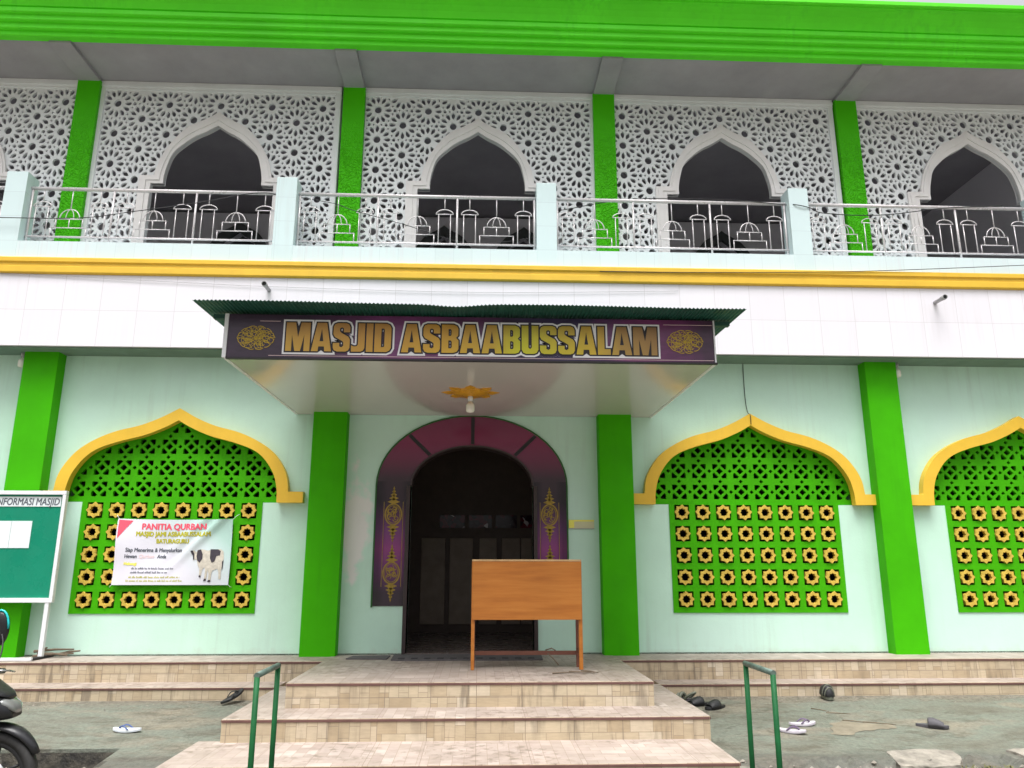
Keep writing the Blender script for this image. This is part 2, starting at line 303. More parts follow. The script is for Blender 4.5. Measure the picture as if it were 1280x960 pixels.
M['signgold'] = sign_gold_mat()
def surround_mat():
    m, nt, b = newmat('plum_door_print'); p = geopos(nt)
    s = N(nt, 'ShaderNodeSeparateXYZ'); L(nt, p, s.inputs[0])
    v = mth(nt, 'DIVIDE', mth(nt, 'SUBTRACT', s.outputs[2], 1.0), 2.4)
    c = ramp(nt, v, [(0.0, (0.032, 0.02, 0.032)), (0.10, (0.04, 0.022, 0.042)), (0.22, (0.17, 0.05, 0.17)), (0.31, (0.27, 0.06, 0.21)), (0.40, (0.17, 0.055, 0.175)),
                     (0.54, (0.04, 0.024, 0.035)), (0.66, (0.045, 0.022, 0.03)), (0.76, (0.15, 0.018, 0.055)), (0.86, (0.20, 0.022, 0.075)), (1.0, (0.15, 0.02, 0.06))])
    dx = mth(nt, 'ABSOLUTE', mth(nt, 'ADD', s.outputs[0], 0.08))
    side = ramp(nt, mth(nt, 'ABSOLUTE', mth(nt, 'SUBTRACT', dx, 0.95)), [(0.0, 1.0), (0.08, 0.95), (0.16, 0.45)])
    lo = mth(nt, 'LESS_THAN', s.outputs[2], 2.55)
    side = mixc(nt, lo, (1, 1, 1), side)
    c = mixc(nt, 1.0, c, side, 'MULTIPLY')
    L(nt, c, b.inputs['Base Color']); b.inputs['Roughness'].default_value = 0.16
    return m
M['surround'] = surround_mat()
def banner_mat():
    m, nt, b = newmat('banner_vinyl'); p = geopos(nt)
    s = N(nt, 'ShaderNodeSeparateXYZ'); L(nt, p, s.inputs[0])
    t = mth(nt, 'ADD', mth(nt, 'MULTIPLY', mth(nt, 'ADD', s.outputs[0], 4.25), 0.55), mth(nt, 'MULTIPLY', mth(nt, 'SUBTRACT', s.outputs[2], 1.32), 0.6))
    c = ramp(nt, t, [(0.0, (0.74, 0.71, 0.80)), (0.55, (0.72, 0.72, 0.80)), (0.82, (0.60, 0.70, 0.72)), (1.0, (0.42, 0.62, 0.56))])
    L(nt, c, b.inputs['Base Color']); b.inputs['Roughness'].default_value = 0.4
    return m
M['banner'] = banner_mat()
def stained_mat():
    m, nt, b = newmat('stained_glass'); p = objco(nt)
    v = N(nt, 'ShaderNodeTexVoronoi'); v.inputs['Scale'].default_value = 14; L(nt, p, v.inputs['Vector'])
    L(nt, ramp(nt, N(nt, 'ShaderNodeSeparateColor').outputs[0], [(0, (0, 0, 0)), (1, (1, 1, 1))]), b.inputs['Base Color'])
    nt.links.remove(b.inputs['Base Color'].links[0])
    s = N(nt, 'ShaderNodeSeparateColor'); L(nt, v.outputs['Color'], s.inputs[0])
    L(nt, ramp(nt, s.outputs[0], [(0.0, (0.03, 0.01, 0.02)), (0.45, (0.14, 0.02, 0.035)), (0.7, (0.05, 0.04, 0.05)), (0.93, (0.6, 0.56, 0.6))], 'CONSTANT'), b.inputs['Base Color'])
    b.inputs['Roughness'].default_value = 0.1
    return m
M['stained'] = stained_mat()

# ------------------------------------------------------------------ mesh helpers
def link(o, parent=None):
    COL.objects.link(o)
    if parent is not None: o.parent = parent
    return o
def empty(name, loc=(0, 0, 0), parent=None):
    o = bpy.data.objects.new(name, None); o.location = loc; o.empty_display_size = 0.1
    return link(o, parent)
def tag(o, label=None, cat=None, group=None, kind=None):
    if label: o['label'] = label
    if cat: o['category'] = cat
    if group: o['group'] = group
    if kind: o['kind'] = kind
    return o
class MB:
    def __init__(s): s.v = []; s.f = []; s.m = []; s.sm = []
    def add(s, vs, fs, mi=0, smooth=False):
        k = len(s.v); s.v += [tuple(p) for p in vs]
        for f in fs: s.f.append([k + i for i in f]); s.m.append(mi); s.sm.append(smooth)
        return s
    def box(s, x0, x1, y0, y1, z0, z1, mi=0):
        vs = [(x, y, z) for z in (z0, z1) for y in (y0, y1) for x in (x0, x1)]
        return s.add(vs, [(0, 2, 3, 1), (4, 5, 7, 6), (0, 1, 5, 4), (2, 6, 7, 3), (0, 4, 6, 2), (1, 3, 7, 5)], mi)
    def prism_x(s, prof, x0, x1, mi=0, smooth=False):
        """profile of (y,z), counter-clockwise seen from +x"""
        n = len(prof); vs = [(x0, y, z) for y, z in prof] + [(x1, y, z) for y, z in prof]
        fs = [(i, (i + 1) % n, n + (i + 1) % n, n + i) for i in range(n)]
        s.add(vs, fs, mi, smooth); s.add(vs, [tuple(range(n - 1, -1, -1)), tuple(range(n, 2 * n))], mi); return s
    def tube(s, pts, r, n=8, mi=0, caps=True, smooth=True):
        pts = [Vector(p) for p in pts]; rs = r if isinstance(r, (list, tuple)) else [r] * len(pts)
        up = None; vs = []
        for i, p in enumerate(pts):
            d = (pts[min(i + 1, len(pts) - 1)] - pts[max(i - 1, 0)]).normalized()
            if up is None:
                a = Vector((0, 0, 1)) if abs(d.z) < 0.9 else Vector((1, 0, 0)); up = (a - d * a.dot(d)).normalized()
            else: up = (up - d * up.dot(d)).normalized()
            w = d.cross(up)
            for k in range(n):
                t = 2 * math.pi * k / n; vs.append(p + (up * math.cos(t) + w * math.sin(t)) * rs[i])
        fs = []
        for i in range(len(pts) - 1):
            for k in range(n):
                a, b_ = i * n + k, i * n + (k + 1) % n; fs.append((a, b_, b_ + n, a + n))
        s.add(vs, fs, mi, smooth)
        if caps: s.add(vs[:n], [tuple(range(n - 1, -1, -1))], mi); s.add(vs[-n:], [tuple(range(n))], mi)
        return s
    def lathe(s, prof, c, axis='z', n=20, mi=0, smooth=True):
        """prof of (r, h) along axis"""
        c = Vector(c); vs = []
        for r, h in prof:
            for k in range(n):
                t = 2 * math.pi * k / n; a, b_ = r * math.cos(t), r * math.sin(t)
                vs.append(c + (Vector((a, b_, h)) if axis == 'z' else Vector((a, h, b_)) if axis == 'y' else Vector((h, a, b_))))
        fs = []
        for i in range(len(prof) - 1):
            for k in range(n):
                a, b_ = i * n + k, i * n + (k + 1) % n; fs.append((a, b_, b_ + n, a + n))
        return s.add(vs, fs, mi, smooth)
    def loft(s, rings, mi=0, smooth=True, caps=True):
        n = len(rings[0]); vs = [p for r in rings for p in r]; fs = []
        for i in range(len(rings) - 1):
            for k in range(n):
                a, b_ = i * n + k, i * n + (k + 1) % n; fs.append((a, b_, b_ + n, a + n))
        s.add(vs, fs, mi, smooth)
        if caps: s.add(rings[0], [tuple(range(n - 1, -1, -1))], mi); s.add(rings[-1], [tuple(range(n))], mi)
        return s
    def build(s, name, mats, parent=None, bevel=0.0, loc=None, shade=True):
        me = bpy.data.meshes.new(name); me.from_pydata(s.v, [], s.f)
        mats = mats if isinstance(mats, (list, tuple)) else [mats]
        for m in mats: me.materials.append(m)
        for p, mi, sm in zip(me.polygons, s.m, s.sm): p.material_index = mi; p.use_smooth = sm
        bm = bmesh.new(); bm.from_mesh(me)
        bmesh.ops.remove_doubles(bm, verts=bm.verts, dist=1e-5)
        bmesh.ops.recalc_face_normals(bm, faces=bm.faces)
        if bevel:
            es = [e for e in bm.edges if len(e.link_faces) == 2 and e.calc_face_angle(0) > 0.6]
            bmesh.ops.bevel(bm, geom=es, offset=bevel, segments=2, affect='EDGES', profile=0.6)
        bm.to_mesh(me); bm.free()
        o = bpy.data.objects.new(name, me)
        if loc: o.location = loc
        return link(o, parent)

def plate_mesh(loops, th, offset=0.0, name='plate'):
    """filled flat shape with holes from (x, z) loops; front face at local y = 0, back at y = th"""
    cu = bpy.data.curves.new(name, 'CURVE'); cu.dimensions = '2D'; cu.fill_mode = 'BOTH'; cu.extrude = th / 2; cu.offset = offset
    for lp in loops:
        sp = cu.splines.new('POLY'); sp.points.add(len(lp) - 1)
        for q, (x, z) in zip(sp.points, lp): q.co = (x, z, 0, 1)
        sp.use_cyclic_u = True
    o = bpy.data.objects.new(name, cu); COL.objects.link(o)
    dg = bpy.context.evaluated_depsgraph_get(); dg.update()
    me = bpy.data.meshes.new_from_object(o.evaluated_get(dg))
    bpy.data.objects.remove(o); bpy.data.curves.remove(cu)
    for v in me.vertices: x, y, z = v.co; v.co = (x, th / 2 - z, y)
    me.name = name
    return me
def plate(name, loops, th, mat, parent=None, loc=(0, 0, 0), offset=0.0):
    me = plate_mesh(loops, th, offset, name); me.materials.clear(); me.materials.append(mat)
    o = bpy.data.objects.new(name, me); o.location = loc
    return link(o, parent)
def text_mesh(body, size, th=0.002, offset=0.0, shear=0.0, align='LEFT', sx=1.0, space=1.0):
    cu = bpy.data.curves.new('lettering', 'FONT'); cu.body = body; cu.size = size; cu.extrude = th / 2; cu.offset = offset
    cu.shear = shear; cu.align_x = align; cu.space_character = space; cu.resolution_u = 3
    o = bpy.data.objects.new('lettering', cu); COL.objects.link(o)
    dg = bpy.context.evaluated_depsgraph_get(); dg.update()
    me = bpy.data.meshes.new_from_object(o.evaluated_get(dg))
    bpy.data.objects.remove(o); bpy.data.curves.remove(cu)
    for v in me.vertices: x, y, z = v.co; v.co = (x * sx, th / 2 - z, y)
    return me
def mesh_obj(name, me, mat, parent=None, loc=(0, 0, 0)):
    me.materials.clear(); me.materials.append(mat); me.name = name
    o = bpy.data.objects.new(name, me); o.location = loc; return link(o, parent)
def fit_text(body, x0, x1, z0, h, th=0.002, offset=0.0, shear=0.0):
    """text stretched to run from x0 to x1 with capitals of height h standing on z0"""
    me = text_mesh(body, h / 0.72, th, 0.0, shear)
    if offset:
        parts = []
        for k, (dx, dz) in enumerate(((-1, 0), (1, 0), (-0.4, 0.6), (0.4, -0.6))):
            q = me.copy()
            for v in q.vertices: v.co.x += dx * offset; v.co.z += dz * offset; v.co.y -= k * 0.0002
            parts.append(q)
        bpy.data.meshes.remove(me); me = join(parts, 'lettering')
    xs = [v.co.x for v in me.vertices]; a, b_ = min(xs), max(xs)
    k = (x1 - x0) / (b_ - a)
    for v in me.vertices: v.co.x = x0 + (v.co.x - a) * k; v.co.z += z0
    return me
def join(mes, name):
    bm = bmesh.new()
    for m in mes: bm.from_mesh(m)
    me = bpy.data.meshes.new(name); bm.to_mesh(me); bm.free()
    for m in mes: bpy.data.meshes.remove(m)
    return me
def copy(o, parent=None, loc=None):
    c = o.copy(); COL.objects.link(c)
    c.parent = parent
    if loc is not None: c.location = loc
    return c
def copy_tree(o, parent=None, loc=None):
    c = copy(o, parent, loc)
    for ch in list(o.children): copy_tree(ch, c)
    return c
def crom(pts, n=6):
    """smooth path through points"""
    P = [Vector((p[0], p[1])) for p in pts]; P = [P[0] * 2 - P[1]] + P + [P[-1] * 2 - P[-2]]; out = []
    for i in range(1, len(P) - 2):
        for k in range(n):
            t = k / n; a, b_, c, d = P[i - 1], P[i], P[i + 1], P[i + 2]
            q = 0.5 * ((2 * b_) + (c - a) * t + (2 * a - 5 * b_ + 4 * c - d) * t * t + (3 * b_ - a - 3 * c + d) * t ** 3)
            out.append((q.x, q.y))
    out.append((P[-2].x, P[-2].y)); return out
def crom3(pts, n=6):
    P = [Vector(p) for p in pts]; P = [P[0] * 2 - P[1]] + P + [P[-1] * 2 - P[-2]]; out = []
    for i in range(1, len(P) - 2):
        for k in range(n):
            t = k / n; a, b_, c, d = P[i - 1], P[i], P[i + 1], P[i + 2]
            out.append(0.5 * ((2 * b_) + (c - a) * t + (2 * a - 5 * b_ + 4 * c - d) * t * t + (3 * b_ - a - 3 * c + d) * t ** 3))
    out.append(P[-2]); return out
def mirror(half):
    """half outline from apex (x=0) outwards -> left foot ... apex ... right foot"""
    return [(-x, z) for x, z in reversed(half)] + list(half[1:])

# ------------------------------------------------------------------ camera
C_POS = Vector((0, -9.5, 1.5))
FPX, TILT, ROLL, YAW = 961.0, R(13.5706), R(0.0432), R(2.4692)
fw = Vector((math.sin(YAW) * math.cos(TILT), math.cos(YAW) * math.cos(TILT), math.sin(TILT)))
rt = Vector((math.cos(YAW), -math.sin(YAW), 0)); up = rt.cross(fw)
rt2 = rt * math.cos(ROLL) + up * math.sin(ROLL); up2 = -rt * math.sin(ROLL) + up * math.cos(ROLL)
cam = bpy.data.cameras.new('camera'); cam.sensor_width = 36; cam.lens = FPX * 36 / 1280; cam.clip_end = 2000; cam.clip_start = 0.05
co = bpy.data.objects.new('camera', cam); COL.objects.link(co)
co.matrix_world = Matrix(((rt2.x, up2.x, -fw.x, C_POS.x), (rt2.y, up2.y, -fw.y, C_POS.y), (rt2.z, up2.z, -fw.z, C_POS.z), (0, 0, 0, 1)))
sc.camera = co

# ------------------------------------------------------------------ light
SUN_EL, SUN_AZ = 72, 196     # azimuth from +Y clockwise: in front of the facade, a little to the left
w = bpy.data.worlds.new('World'); sc.world = w; w.use_nodes = True
nt = w.node_tree; nt.nodes.clear()
sky = N(nt, 'ShaderNodeTexSky'); sky.sky_type = 'NISHITA'; sky.sun_disc = False
sky.sun_elevation = R(SUN_EL); sky.sun_rotation = R(SUN_AZ); sky.air_density = 1.0; sky.dust_density = 5.0; sky.ozone_density = 1.0
hs = N(nt, 'ShaderNodeHueSaturation'); hs.inputs['Saturation'].default_value = 0.12; hs.inputs['Value'].default_value = 1.0
bg = N(nt, 'ShaderNodeBackground'); bg.inputs['Strength'].default_value = 0.14
wo = N(nt, 'ShaderNodeOutputWorld')
# overcast: the cloud deck is about three times brighter overhead than at the horizon
sz = N(nt, 'ShaderNodeSeparateXYZ'); L(nt, N(nt, 'ShaderNodeTexCoord').outputs['Generated'], sz.inputs[0])
deck = ramp(nt, sz.outputs[2], [(0.0, 0.25), (0.35, 0.55), (1.0, 1.15)])
L(nt, sky.outputs[0], hs.inputs['Color']); L(nt, mixc(nt, 1.0, hs.outputs[0], deck, 'MULTIPLY'), bg.inputs['Color']); L(nt, bg.outputs[0], wo.inputs[0])
sl = bpy.data.lights.new('sun', 'SUN'); sl.energy = 1.5; sl.angle = R(40); sl.color = (1.0, 0.97, 0.93)
so = bpy.data.objects.new('sun', sl); COL.objects.link(so)
az, el = R(SUN_AZ), R(SUN_EL)
sd = Vector((math.sin(az) * math.cos(el), math.cos(az) * math.cos(el), math.sin(el)))
so.rotation_euler = (-sd).to_track_quat('-Z', 'Y').to_euler(); so.location = sd * 30
vs = sc.view_settings; sc.display_settings.display_device = 'sRGB'
vs.view_transform = 'Standard'; vs.look = 'None'; vs.exposure = 1.30; vs.gamma = 1.0; vs.use_curve_mapping = False

# ------------------------------------------------------------------ ground
def gz(x, y):
    z = 0.2 + (y + 1.0) * 0.0875
    z = min(0.2, max(0.0, z))
    if y < -2.9 and x > 2.2:
        t = min(1, (-2.95 + 0.06 * math.sin(x * 5.1) + 0.03 * math.sin(x * 13.7) - y) / 0.05)
        if t > 0: z -= 0.05 * t + 0.02 * (math.sin(x * 31 + y * 17) * math.sin(y * 41 - x * 9))
    return z
def ground():
    xs = [-80, -40, -20, -12, -9, -8] + [-7 + 0.06 * i for i in range(267)] + [10, 14, 20, 40, 80]
    ys = [-80, -40, -20, -12, -9, -7, -6, -5, -4.5, -4] + [-3.6 + 0.04 * i for i in range(28)] + [-2.4, -2.2, -1.8, -1.4, -1.0, -0.6, 0, 6, 14, 40, 80]
    xs = sorted(set([round(x, 3) for x in xs] + [-2.93, -2.90])); ys = sorted(set([round(y, 3) for y in ys] + [-2.52, -2.54, -2.97, -3.0]))
    mb = MB(); n = len(xs)
    def z(x, y):
        h = gz(x, y)
        if x <= -2.93 and -2.97 <= y <= -2.54: h -= 0.35
        return h
    vs_ = [(x, y, z(x, y)) for y in ys for x in xs]
    fs = [(j * n + i, j * n + i + 1, (j + 1) * n + i + 1, (j + 1) * n + i) for j in range(len(ys) - 1) for i in range(n - 1)]
    mb.add(vs_, fs, 0, False)
    g = mb.build('ground', M['ground']); tag(g, kind='structure'); return g
ground()
def blob(cx, cy, rx, ry, n=18, jit=0.25, seed=0, rot=0):
    rd = random.Random(seed); out = []
    for k in range(n):
        t = 2 * math.pi * k / n; q = 1 + rd.uniform(-jit, jit)
        x, y = rx * q * math.cos(t), ry * q * math.sin(t)
        out.append((cx + x * math.cos(rot) - y * math.sin(rot), cy + x * math.sin(rot) + y * math.cos(rot)))
    return out
def chunk(name, pts, z0, z1, mat, tilt=(0, 0)):
    cx = sum(p[0] for p in pts) / len(pts); cy = sum(p[1] for p in pts) / len(pts)
    def zz(x, y, z): return z + (x - cx) * tilt[0] + (y - cy) * tilt[1]
    a = [(x, y, zz(x, y, z0)) for x, y in pts]; b_ = [(cx + (x - cx) * 0.96, cy + (y - cy) * 0.96, zz(x, y, z1)) for x, y in pts]
    mb = MB(); mb.loft([a, b_], smooth=False)
    o = mb.build(name, mat)
    bm = bmesh.new(); bm.from_mesh(o.data); bmesh.ops.triangulate(bm, faces=bm.faces); bmesh.ops.subdivide_edges(bm, edges=bm.edges, cuts=4, use_grid_fill=True)
    rd_ = random.Random(int(cx * 100))
    for v in bm.verts: v.co += Vector((rd_.uniform(-1, 1), rd_.uniform(-1, 1), rd_.uniform(-1, 1))) * 0.0055
    bm.to_mesh(o.data); bm.free(); return o
# bare cement where the green coat has worn off
p_ = blob_edge = [(3.14, -2.32), (3.30, -2.33), (3.45, -2.22), (3.72, -2.16), (3.85, -2.12), (3.83, -2.04), (3.62, -1.98), (3.44, -1.90), (3.30, -1.96), (3.22, -2.12)]
rj = random.Random(9); q_ = []
for i in range(len(p_)):
    a_, b_ = Vector(p_[i]), Vector(p_[(i + 1) % len(p_)])
    for k in range(6):
        c_ = a_.lerp(b_, k / 6); q_.append((c_.x + rj.uniform(-0.018, 0.018), c_.y + rj.uniform(-0.018, 0.018)))
p_ = q_
mb = MB(); mb.add([(x, y, gz(x, y) + 0.004) for x, y in p_], [tuple(range(len(p_)))])
tag(mb.build('ground_patch', M['patch']), kind='structure')
for i, (pts, z0, z1, tl, lab) in enumerate([
    ([(3.36, -2.78), (3.62, -2.74), (3.93, -2.78), (3.90, -2.98), (3.78, -3.14), (3.50, -3.16), (3.30, -3.12), (3.33, -2.95)], -0.08, 0.035, (0.01, 0.10), 'broken pale concrete slab lying below the grey slide sandal'),
    ([(4.36, -2.80), (4.75, -2.74), (5.05, -2.85), (4.95, -3.15), (4.52, -3.2), (4.42, -3.0)], -0.08, 0.05, (0.02, 0.10), 'broken pale concrete slab at the right end of the apron')]):
    tag(chunk('concrete_slab', pts, z0, z1, M['rubble'], tl), lab, 'concrete slab', 'broken concrete slabs along the apron edge')
# loose stones and weeds along the broken edge
mb = MB(); rd = random.Random(5)
for k in range(420):
    side = rd.random() < 0.6
    x = rd.uniform(1.95, 7.5) if side else rd.uniform(-5.5, -2.9)
    y = -2.99 - abs(rd.gauss(0, 0.22)) if side else -3.05 - abs(rd.gauss(0, 0.2))
    s_ = rd.uniform(0.006, 0.028) * (1.6 if rd.random() < 0.1 else 1)
    zc = gz(x, y) + s_ * 0.3
    vs_ = []
    for dx, dy, dz in ((1, 0, 0), (0, 1, 0), (-1, 0, 0), (0, -1, 0), (0, 0, 0.7), (0, 0, -0.7)):
        vs_.append((x + s_ * dx * rd.uniform(0.7, 1.3) + s_ * 0.3 * dy, y + s_ * dy * rd.uniform(0.7, 1.2), zc + s_ * dz))
    mb.add(vs_, [(0, 1, 4), (1, 2, 4), (2, 3, 4), (3, 0, 4), (1, 0, 5), (2, 1, 5), (3, 2, 5), (0, 3, 5)])
for k in range(380):
    side = rd.random() < 0.5
    x = rd.uniform(1.98, 7.2) if side else rd.uniform(-6.0, -2.1)
    y = -1.03 - abs(rd.gauss(0, 0.10 if side else 0.28)); s_ = rd.uniform(0.003, 0.011); zc = gz(x, y) + s_ * 0.2
    mb.add([(x + s_, y, zc), (x, y + s_, zc), (x - s_ * 1.4, y, zc), (x, y - s_, zc), (x, y, zc + s_ * 0.7), (x, y, zc - s_)], [(0, 1, 4), (1, 2, 4), (2, 3, 4), (3, 0, 4), (1, 0, 5), (2, 1, 5), (3, 2, 5), (0, 3, 5)])
tag(mb.build('gravel', M['rubble']), 'loose stones and grit scattered along the apron edge and plinth foot', 'gravel', kind='stuff')
mb = MB()
for k in range(420):
    cx, cy = (rd.gauss(4.05, 0.17), rd.gauss(-3.16, 0.06)) if rd.random() < 0.75 else (rd.gauss(3.45, 0.14), rd.gauss(-3.22, 0.03))
    h = rd.uniform(0.015, 0.05); a = rd.uniform(0, 6.28); ln = rd.uniform(0.02, 0.06); wd = rd.uniform(0.004, 0.009)
    d = Vector((math.cos(a), math.sin(a), 0)); n_ = Vector((-d.y, d.x, 0)) * wd; b0 = Vector((cx, cy, gz(cx, cy) - 0.01))
    m_ = b0 + d * ln * 0.5 + Vector((0, 0, h)); t_ = b0 + d * ln + Vector((0, 0, h * 0.75))
    mb.add([b0 - n_ * 0.5, b0 + n_ * 0.5, m_ + n_, t_, m_ - n_], [(0, 1, 2, 4), (4, 2, 3)])
tag(mb.build('weeds', M['weed']), 'low olive weeds growing at the broken apron edge', 'weeds', kind='stuff')

# ------------------------------------------------------------------ mosque
mosque = tag(empty('mosque_building', (0, 0, 0)), 'two storey mosque facade in mint, white and bright green with arched openings', 'mosque')
XL, XR = -8.95, 8.75
PIL_LO = [-8.8, -5.37, -1.82, 1.68, 5.13, 8.6]
PIL_UP = [-8.84, -5.37, -1.775, 1.69, 5.15, 8.6]
ARCH_UP = [-7.08, -3.60, -0.06, 3.345, 6.88]
WIN = [-3.67, 3.415, 6.915]

# ogee outlines
W_OUT = crom([(0, 3.42), (0.22, 3.30), (0.45, 3.205), (0.73, 3.13), (0.96, 3.03), (1.15, 2.90), (1.28, 2.74), (1.355, 2.58), (1.38, 2.41)])
W_IN = crom([(0, 3.27), (0.16, 3.18), (0.40, 3.08), (0.68, 3.005), (0.92, 2.915), (1.07, 2.80), (1.19, 2.62), (1.24, 2.44), (1.25, 2.285)])
U_OUT = crom([(0, 7.585), (0.10, 7.51), (0.22, 7.443), (0.40, 7.343), (0.565, 7.15), (0.69, 6.93), (0.755, 6.72), (0.77, 6.615)])
U_IN = crom([(0, 7.378), (0.14, 7.285), (0.27, 7.215), (0.40, 7.115), (0.555, 6.95), (0.62, 6.75), (0.645, 6.60), (0.645, 6.50)])

# lower wall with its openings
def ell(cx, cz, a, b_, n=28): return [(cx + a * math.cos(math.pi * k / n), cz + b_ * math.sin(math.pi * k / n)) for k in range(n + 1)]
DX = -0.08
door_in = [(DX - 0.755, 0.40), (DX - 0.755, 2.5)] + ell(DX, 2.5, 0.755, 0.5)[::-1][1:-1] + [(DX + 0.755, 2.5), (DX + 0.755, 0.40)]
loops = [[(XL, 0.40), (DX - 0.755, 0.40)] + door_in[1:-1] + [(DX + 0.755, 0.40), (XR, 0.40), (XR, 4.13), (XL, 4.13)]]
for wx in WIN:
    lp = [(wx + x * 1.02, 2.285 + (z - 2.285) * 1.02) for x, z in mirror(W_IN)]
    loops.append(lp + [(wx + 1.04, 2.285), (wx + 1.04, 1.02), (wx - 1.04, 1.02), (wx - 1.04, 2.285)])
plate('wall', loops, 0.20, M['mint'], mosque)
for x in PIL_LO:
    inner = abs(x) < 2
    MB().box(x - 0.205, x + 0.205, -0.18, 0.02, 0.30, 4.16).build('pillar', M['green'], mosque, bevel=0.006)
# overhanging floor, tile band, yellow moulding, ledge
MB().prism_x([(-0.36, 4.125), (0.3, 4.125), (0.3, 5.40), (-0.36, 5.40)], XL, XR).build('gallery_floor', M['soffit'], mosque)
MB().box(XL, XR, -0.36, 0.0, 4.095, 4.122).build('overhang_soffit', paint('soffit_dark_mint', (0.16, 0.25, 0.20), 0.8, 0.2, 3), mosque)  # soffit coloured much darker than the wall mint
MB().prism_x([(-0.40, 4.11), (-0.362, 4.11), (-0.362, 5.03), (-0.40, 5.03)], XL, XR).build('tile_band', M['band'], mosque)
MB().prism_x([(-0.402, 5.022), (-0.362, 5.022), (-0.362, 5.232), (-0.440, 5.232), (-0.445, 5.222), (-0.445, 5.175), (-0.425, 5.160), (-0.425, 5.120), (-0.437, 5.112), (-0.437, 5.042), (-0.43, 5.03)][::-1], XL, XR).build('moulding', M['yellow'], mosque)
MB().prism_x([(-0.40, 5.228), (0.05, 5.228), (0.05, 5.46), (-0.40, 5.46)], XL, XR).build('ledge', M['ledge'], mosque)
POSTS = [-5.872, -2.497, 0.838, 4.165, 7.50]
for x in POSTS:
    MB().box(x - 0.13, x + 0.13, -0.403, -0.145, 5.20, 6.40).build('parapet_post', M['post'], mosque, bevel=0.006)
# gallery pillars with carved relief
for x in PIL_UP:
    MB().box(x - 0.15, x + 0.15, -0.03, 0.14, 5.40, 8.00).build('pillar', M['relief'], mosque, bevel=0.005)
# eave
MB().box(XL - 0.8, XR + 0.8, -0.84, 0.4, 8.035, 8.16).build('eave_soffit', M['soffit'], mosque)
for x in PIL_UP:
    MB().box(x - 0.14, x + 0.14, -0.80, 0.05, 7.985, 8.037).build('eave_beam', M['soffit'], mosque, bevel=0.008)
prof = [(-0.78, 8.02), (-0.875, 8.02), (-0.885, 8.03), (-0.885, 8.085), (-0.925, 8.090), (-0.935, 8.10), (-0.935, 8.165), (-0.975, 8.172), (-0.985, 8.183), (-0.985, 8.245),
        (-1.02, 8.252), (-1.03, 8.262), (-1.03, 8.315), (-1.005, 8.322), (-1.005, 8.334), (-1.03, 8.342), (-1.04, 8.37), (-1.06, 8.42), (-1.10, 8.48), (-1.16, 8.53), (-1.20, 8.545), (-1.20, 8.562),
        (-1.235, 8.568), (-1.24, 8.578), (-1.24, 8.628), (-1.21, 8.634), (-0.9, 8.65), (-0.78, 8.65)]
MB().prism_x(prof[::-1], XL - 0.8, XR + 0.8).build('cornice', M['cornice'], mosque)
MB().prism_x([(-0.79, 8.15), (9.2, 8.15), (9.2, 8.62), (-0.79, 8.62)], XL - 0.7, XR + 0.7).build('roof', M['soffit'], mosque)

# interior of both storeys
mb = MB()
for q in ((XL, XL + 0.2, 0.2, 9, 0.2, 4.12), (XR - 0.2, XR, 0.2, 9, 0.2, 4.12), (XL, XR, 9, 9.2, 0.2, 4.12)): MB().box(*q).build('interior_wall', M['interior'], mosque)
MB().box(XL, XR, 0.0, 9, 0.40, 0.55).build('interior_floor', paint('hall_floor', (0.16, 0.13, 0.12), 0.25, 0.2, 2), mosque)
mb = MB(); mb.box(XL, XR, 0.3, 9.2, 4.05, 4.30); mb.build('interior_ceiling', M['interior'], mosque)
mb = MB()
for a in (XL, XR - 0.2): MB().box(a, a + 0.2, 0.15, 9.2, 4.3, 8.15).build('gallery_wall', M['gallery'], mosque)
MB().box(XL, XR, 0.3, 9, 5.0, 5.2).build('gallery_floor', M['gallery'], mosque)
# inner gallery wall with dark ogee openings
loops = [[(XL, 5.2), (XR, 5.2), (XR, 8.1), (XL, 8.1)]]; bands = []
for c in (-4.56, -0.715, 3.13, 6.97):
    for x in (c, c + 1.53):
        oi = [(x + a * 0.75, 7.70 + (z - 7.378) * 0.92) for a, z in mirror(U_IN)]
        loops.append(oi + [(x + 0.49, 5.4), (x - 0.49, 5.4)])
        oo = [(x + a * 0.86, 7.90 + (z - 7.585) * 0.92) for a, z in mirror(U_OUT)]
        bands.append([(oo[0][0], 5.4)] + oo + [(oo[-1][0], 5.4), (oi[-1][0], 5.4)] + oi[::-1] + [(oi[0][0], 5.4)])
plate('gallery_partition', loops, 0.15, M['gallery'], mosque, (0, 4.2, 0))
for b_ in bands: plate('dark_arch_moulding', [b_], 0.06, M['gallery_dark'], mosque, (0, 4.13, 0))
MB().box(XL, XR, 6.5, 6.7, 5.0, 8.15).build('gallery_wall', M['gallery'], mosque)

# doors seen deep inside the hall
idoor = empty('inner_door', (0, 3.0, 0.55), mosque)
MB().box(-2.2, 2.6, 0.08, 0.2, 0, 3.5).build('door_partition', M['darkwood'], idoor)
for x0, x1 in ((-0.9, -0.52), (-0.45, -0.08), (0.02, 0.30), (0.38, 0.67), (0.69, 0.86)):
    MB().box(x0, x1, 0.045, 0.09, 0.12, 1.44).build('door_panel', M['doorpanel'], idoor, bevel=0.01)
for x0, x1 in ((-0.62, -0.22), (-0.15, 0.22), (0.28, 0.62), (0.68, 0.98)):
    MB().box(x0, x1, 0.05, 0.09, 1.60, 1.80).build('stained_pane', M['stained'], idoor)

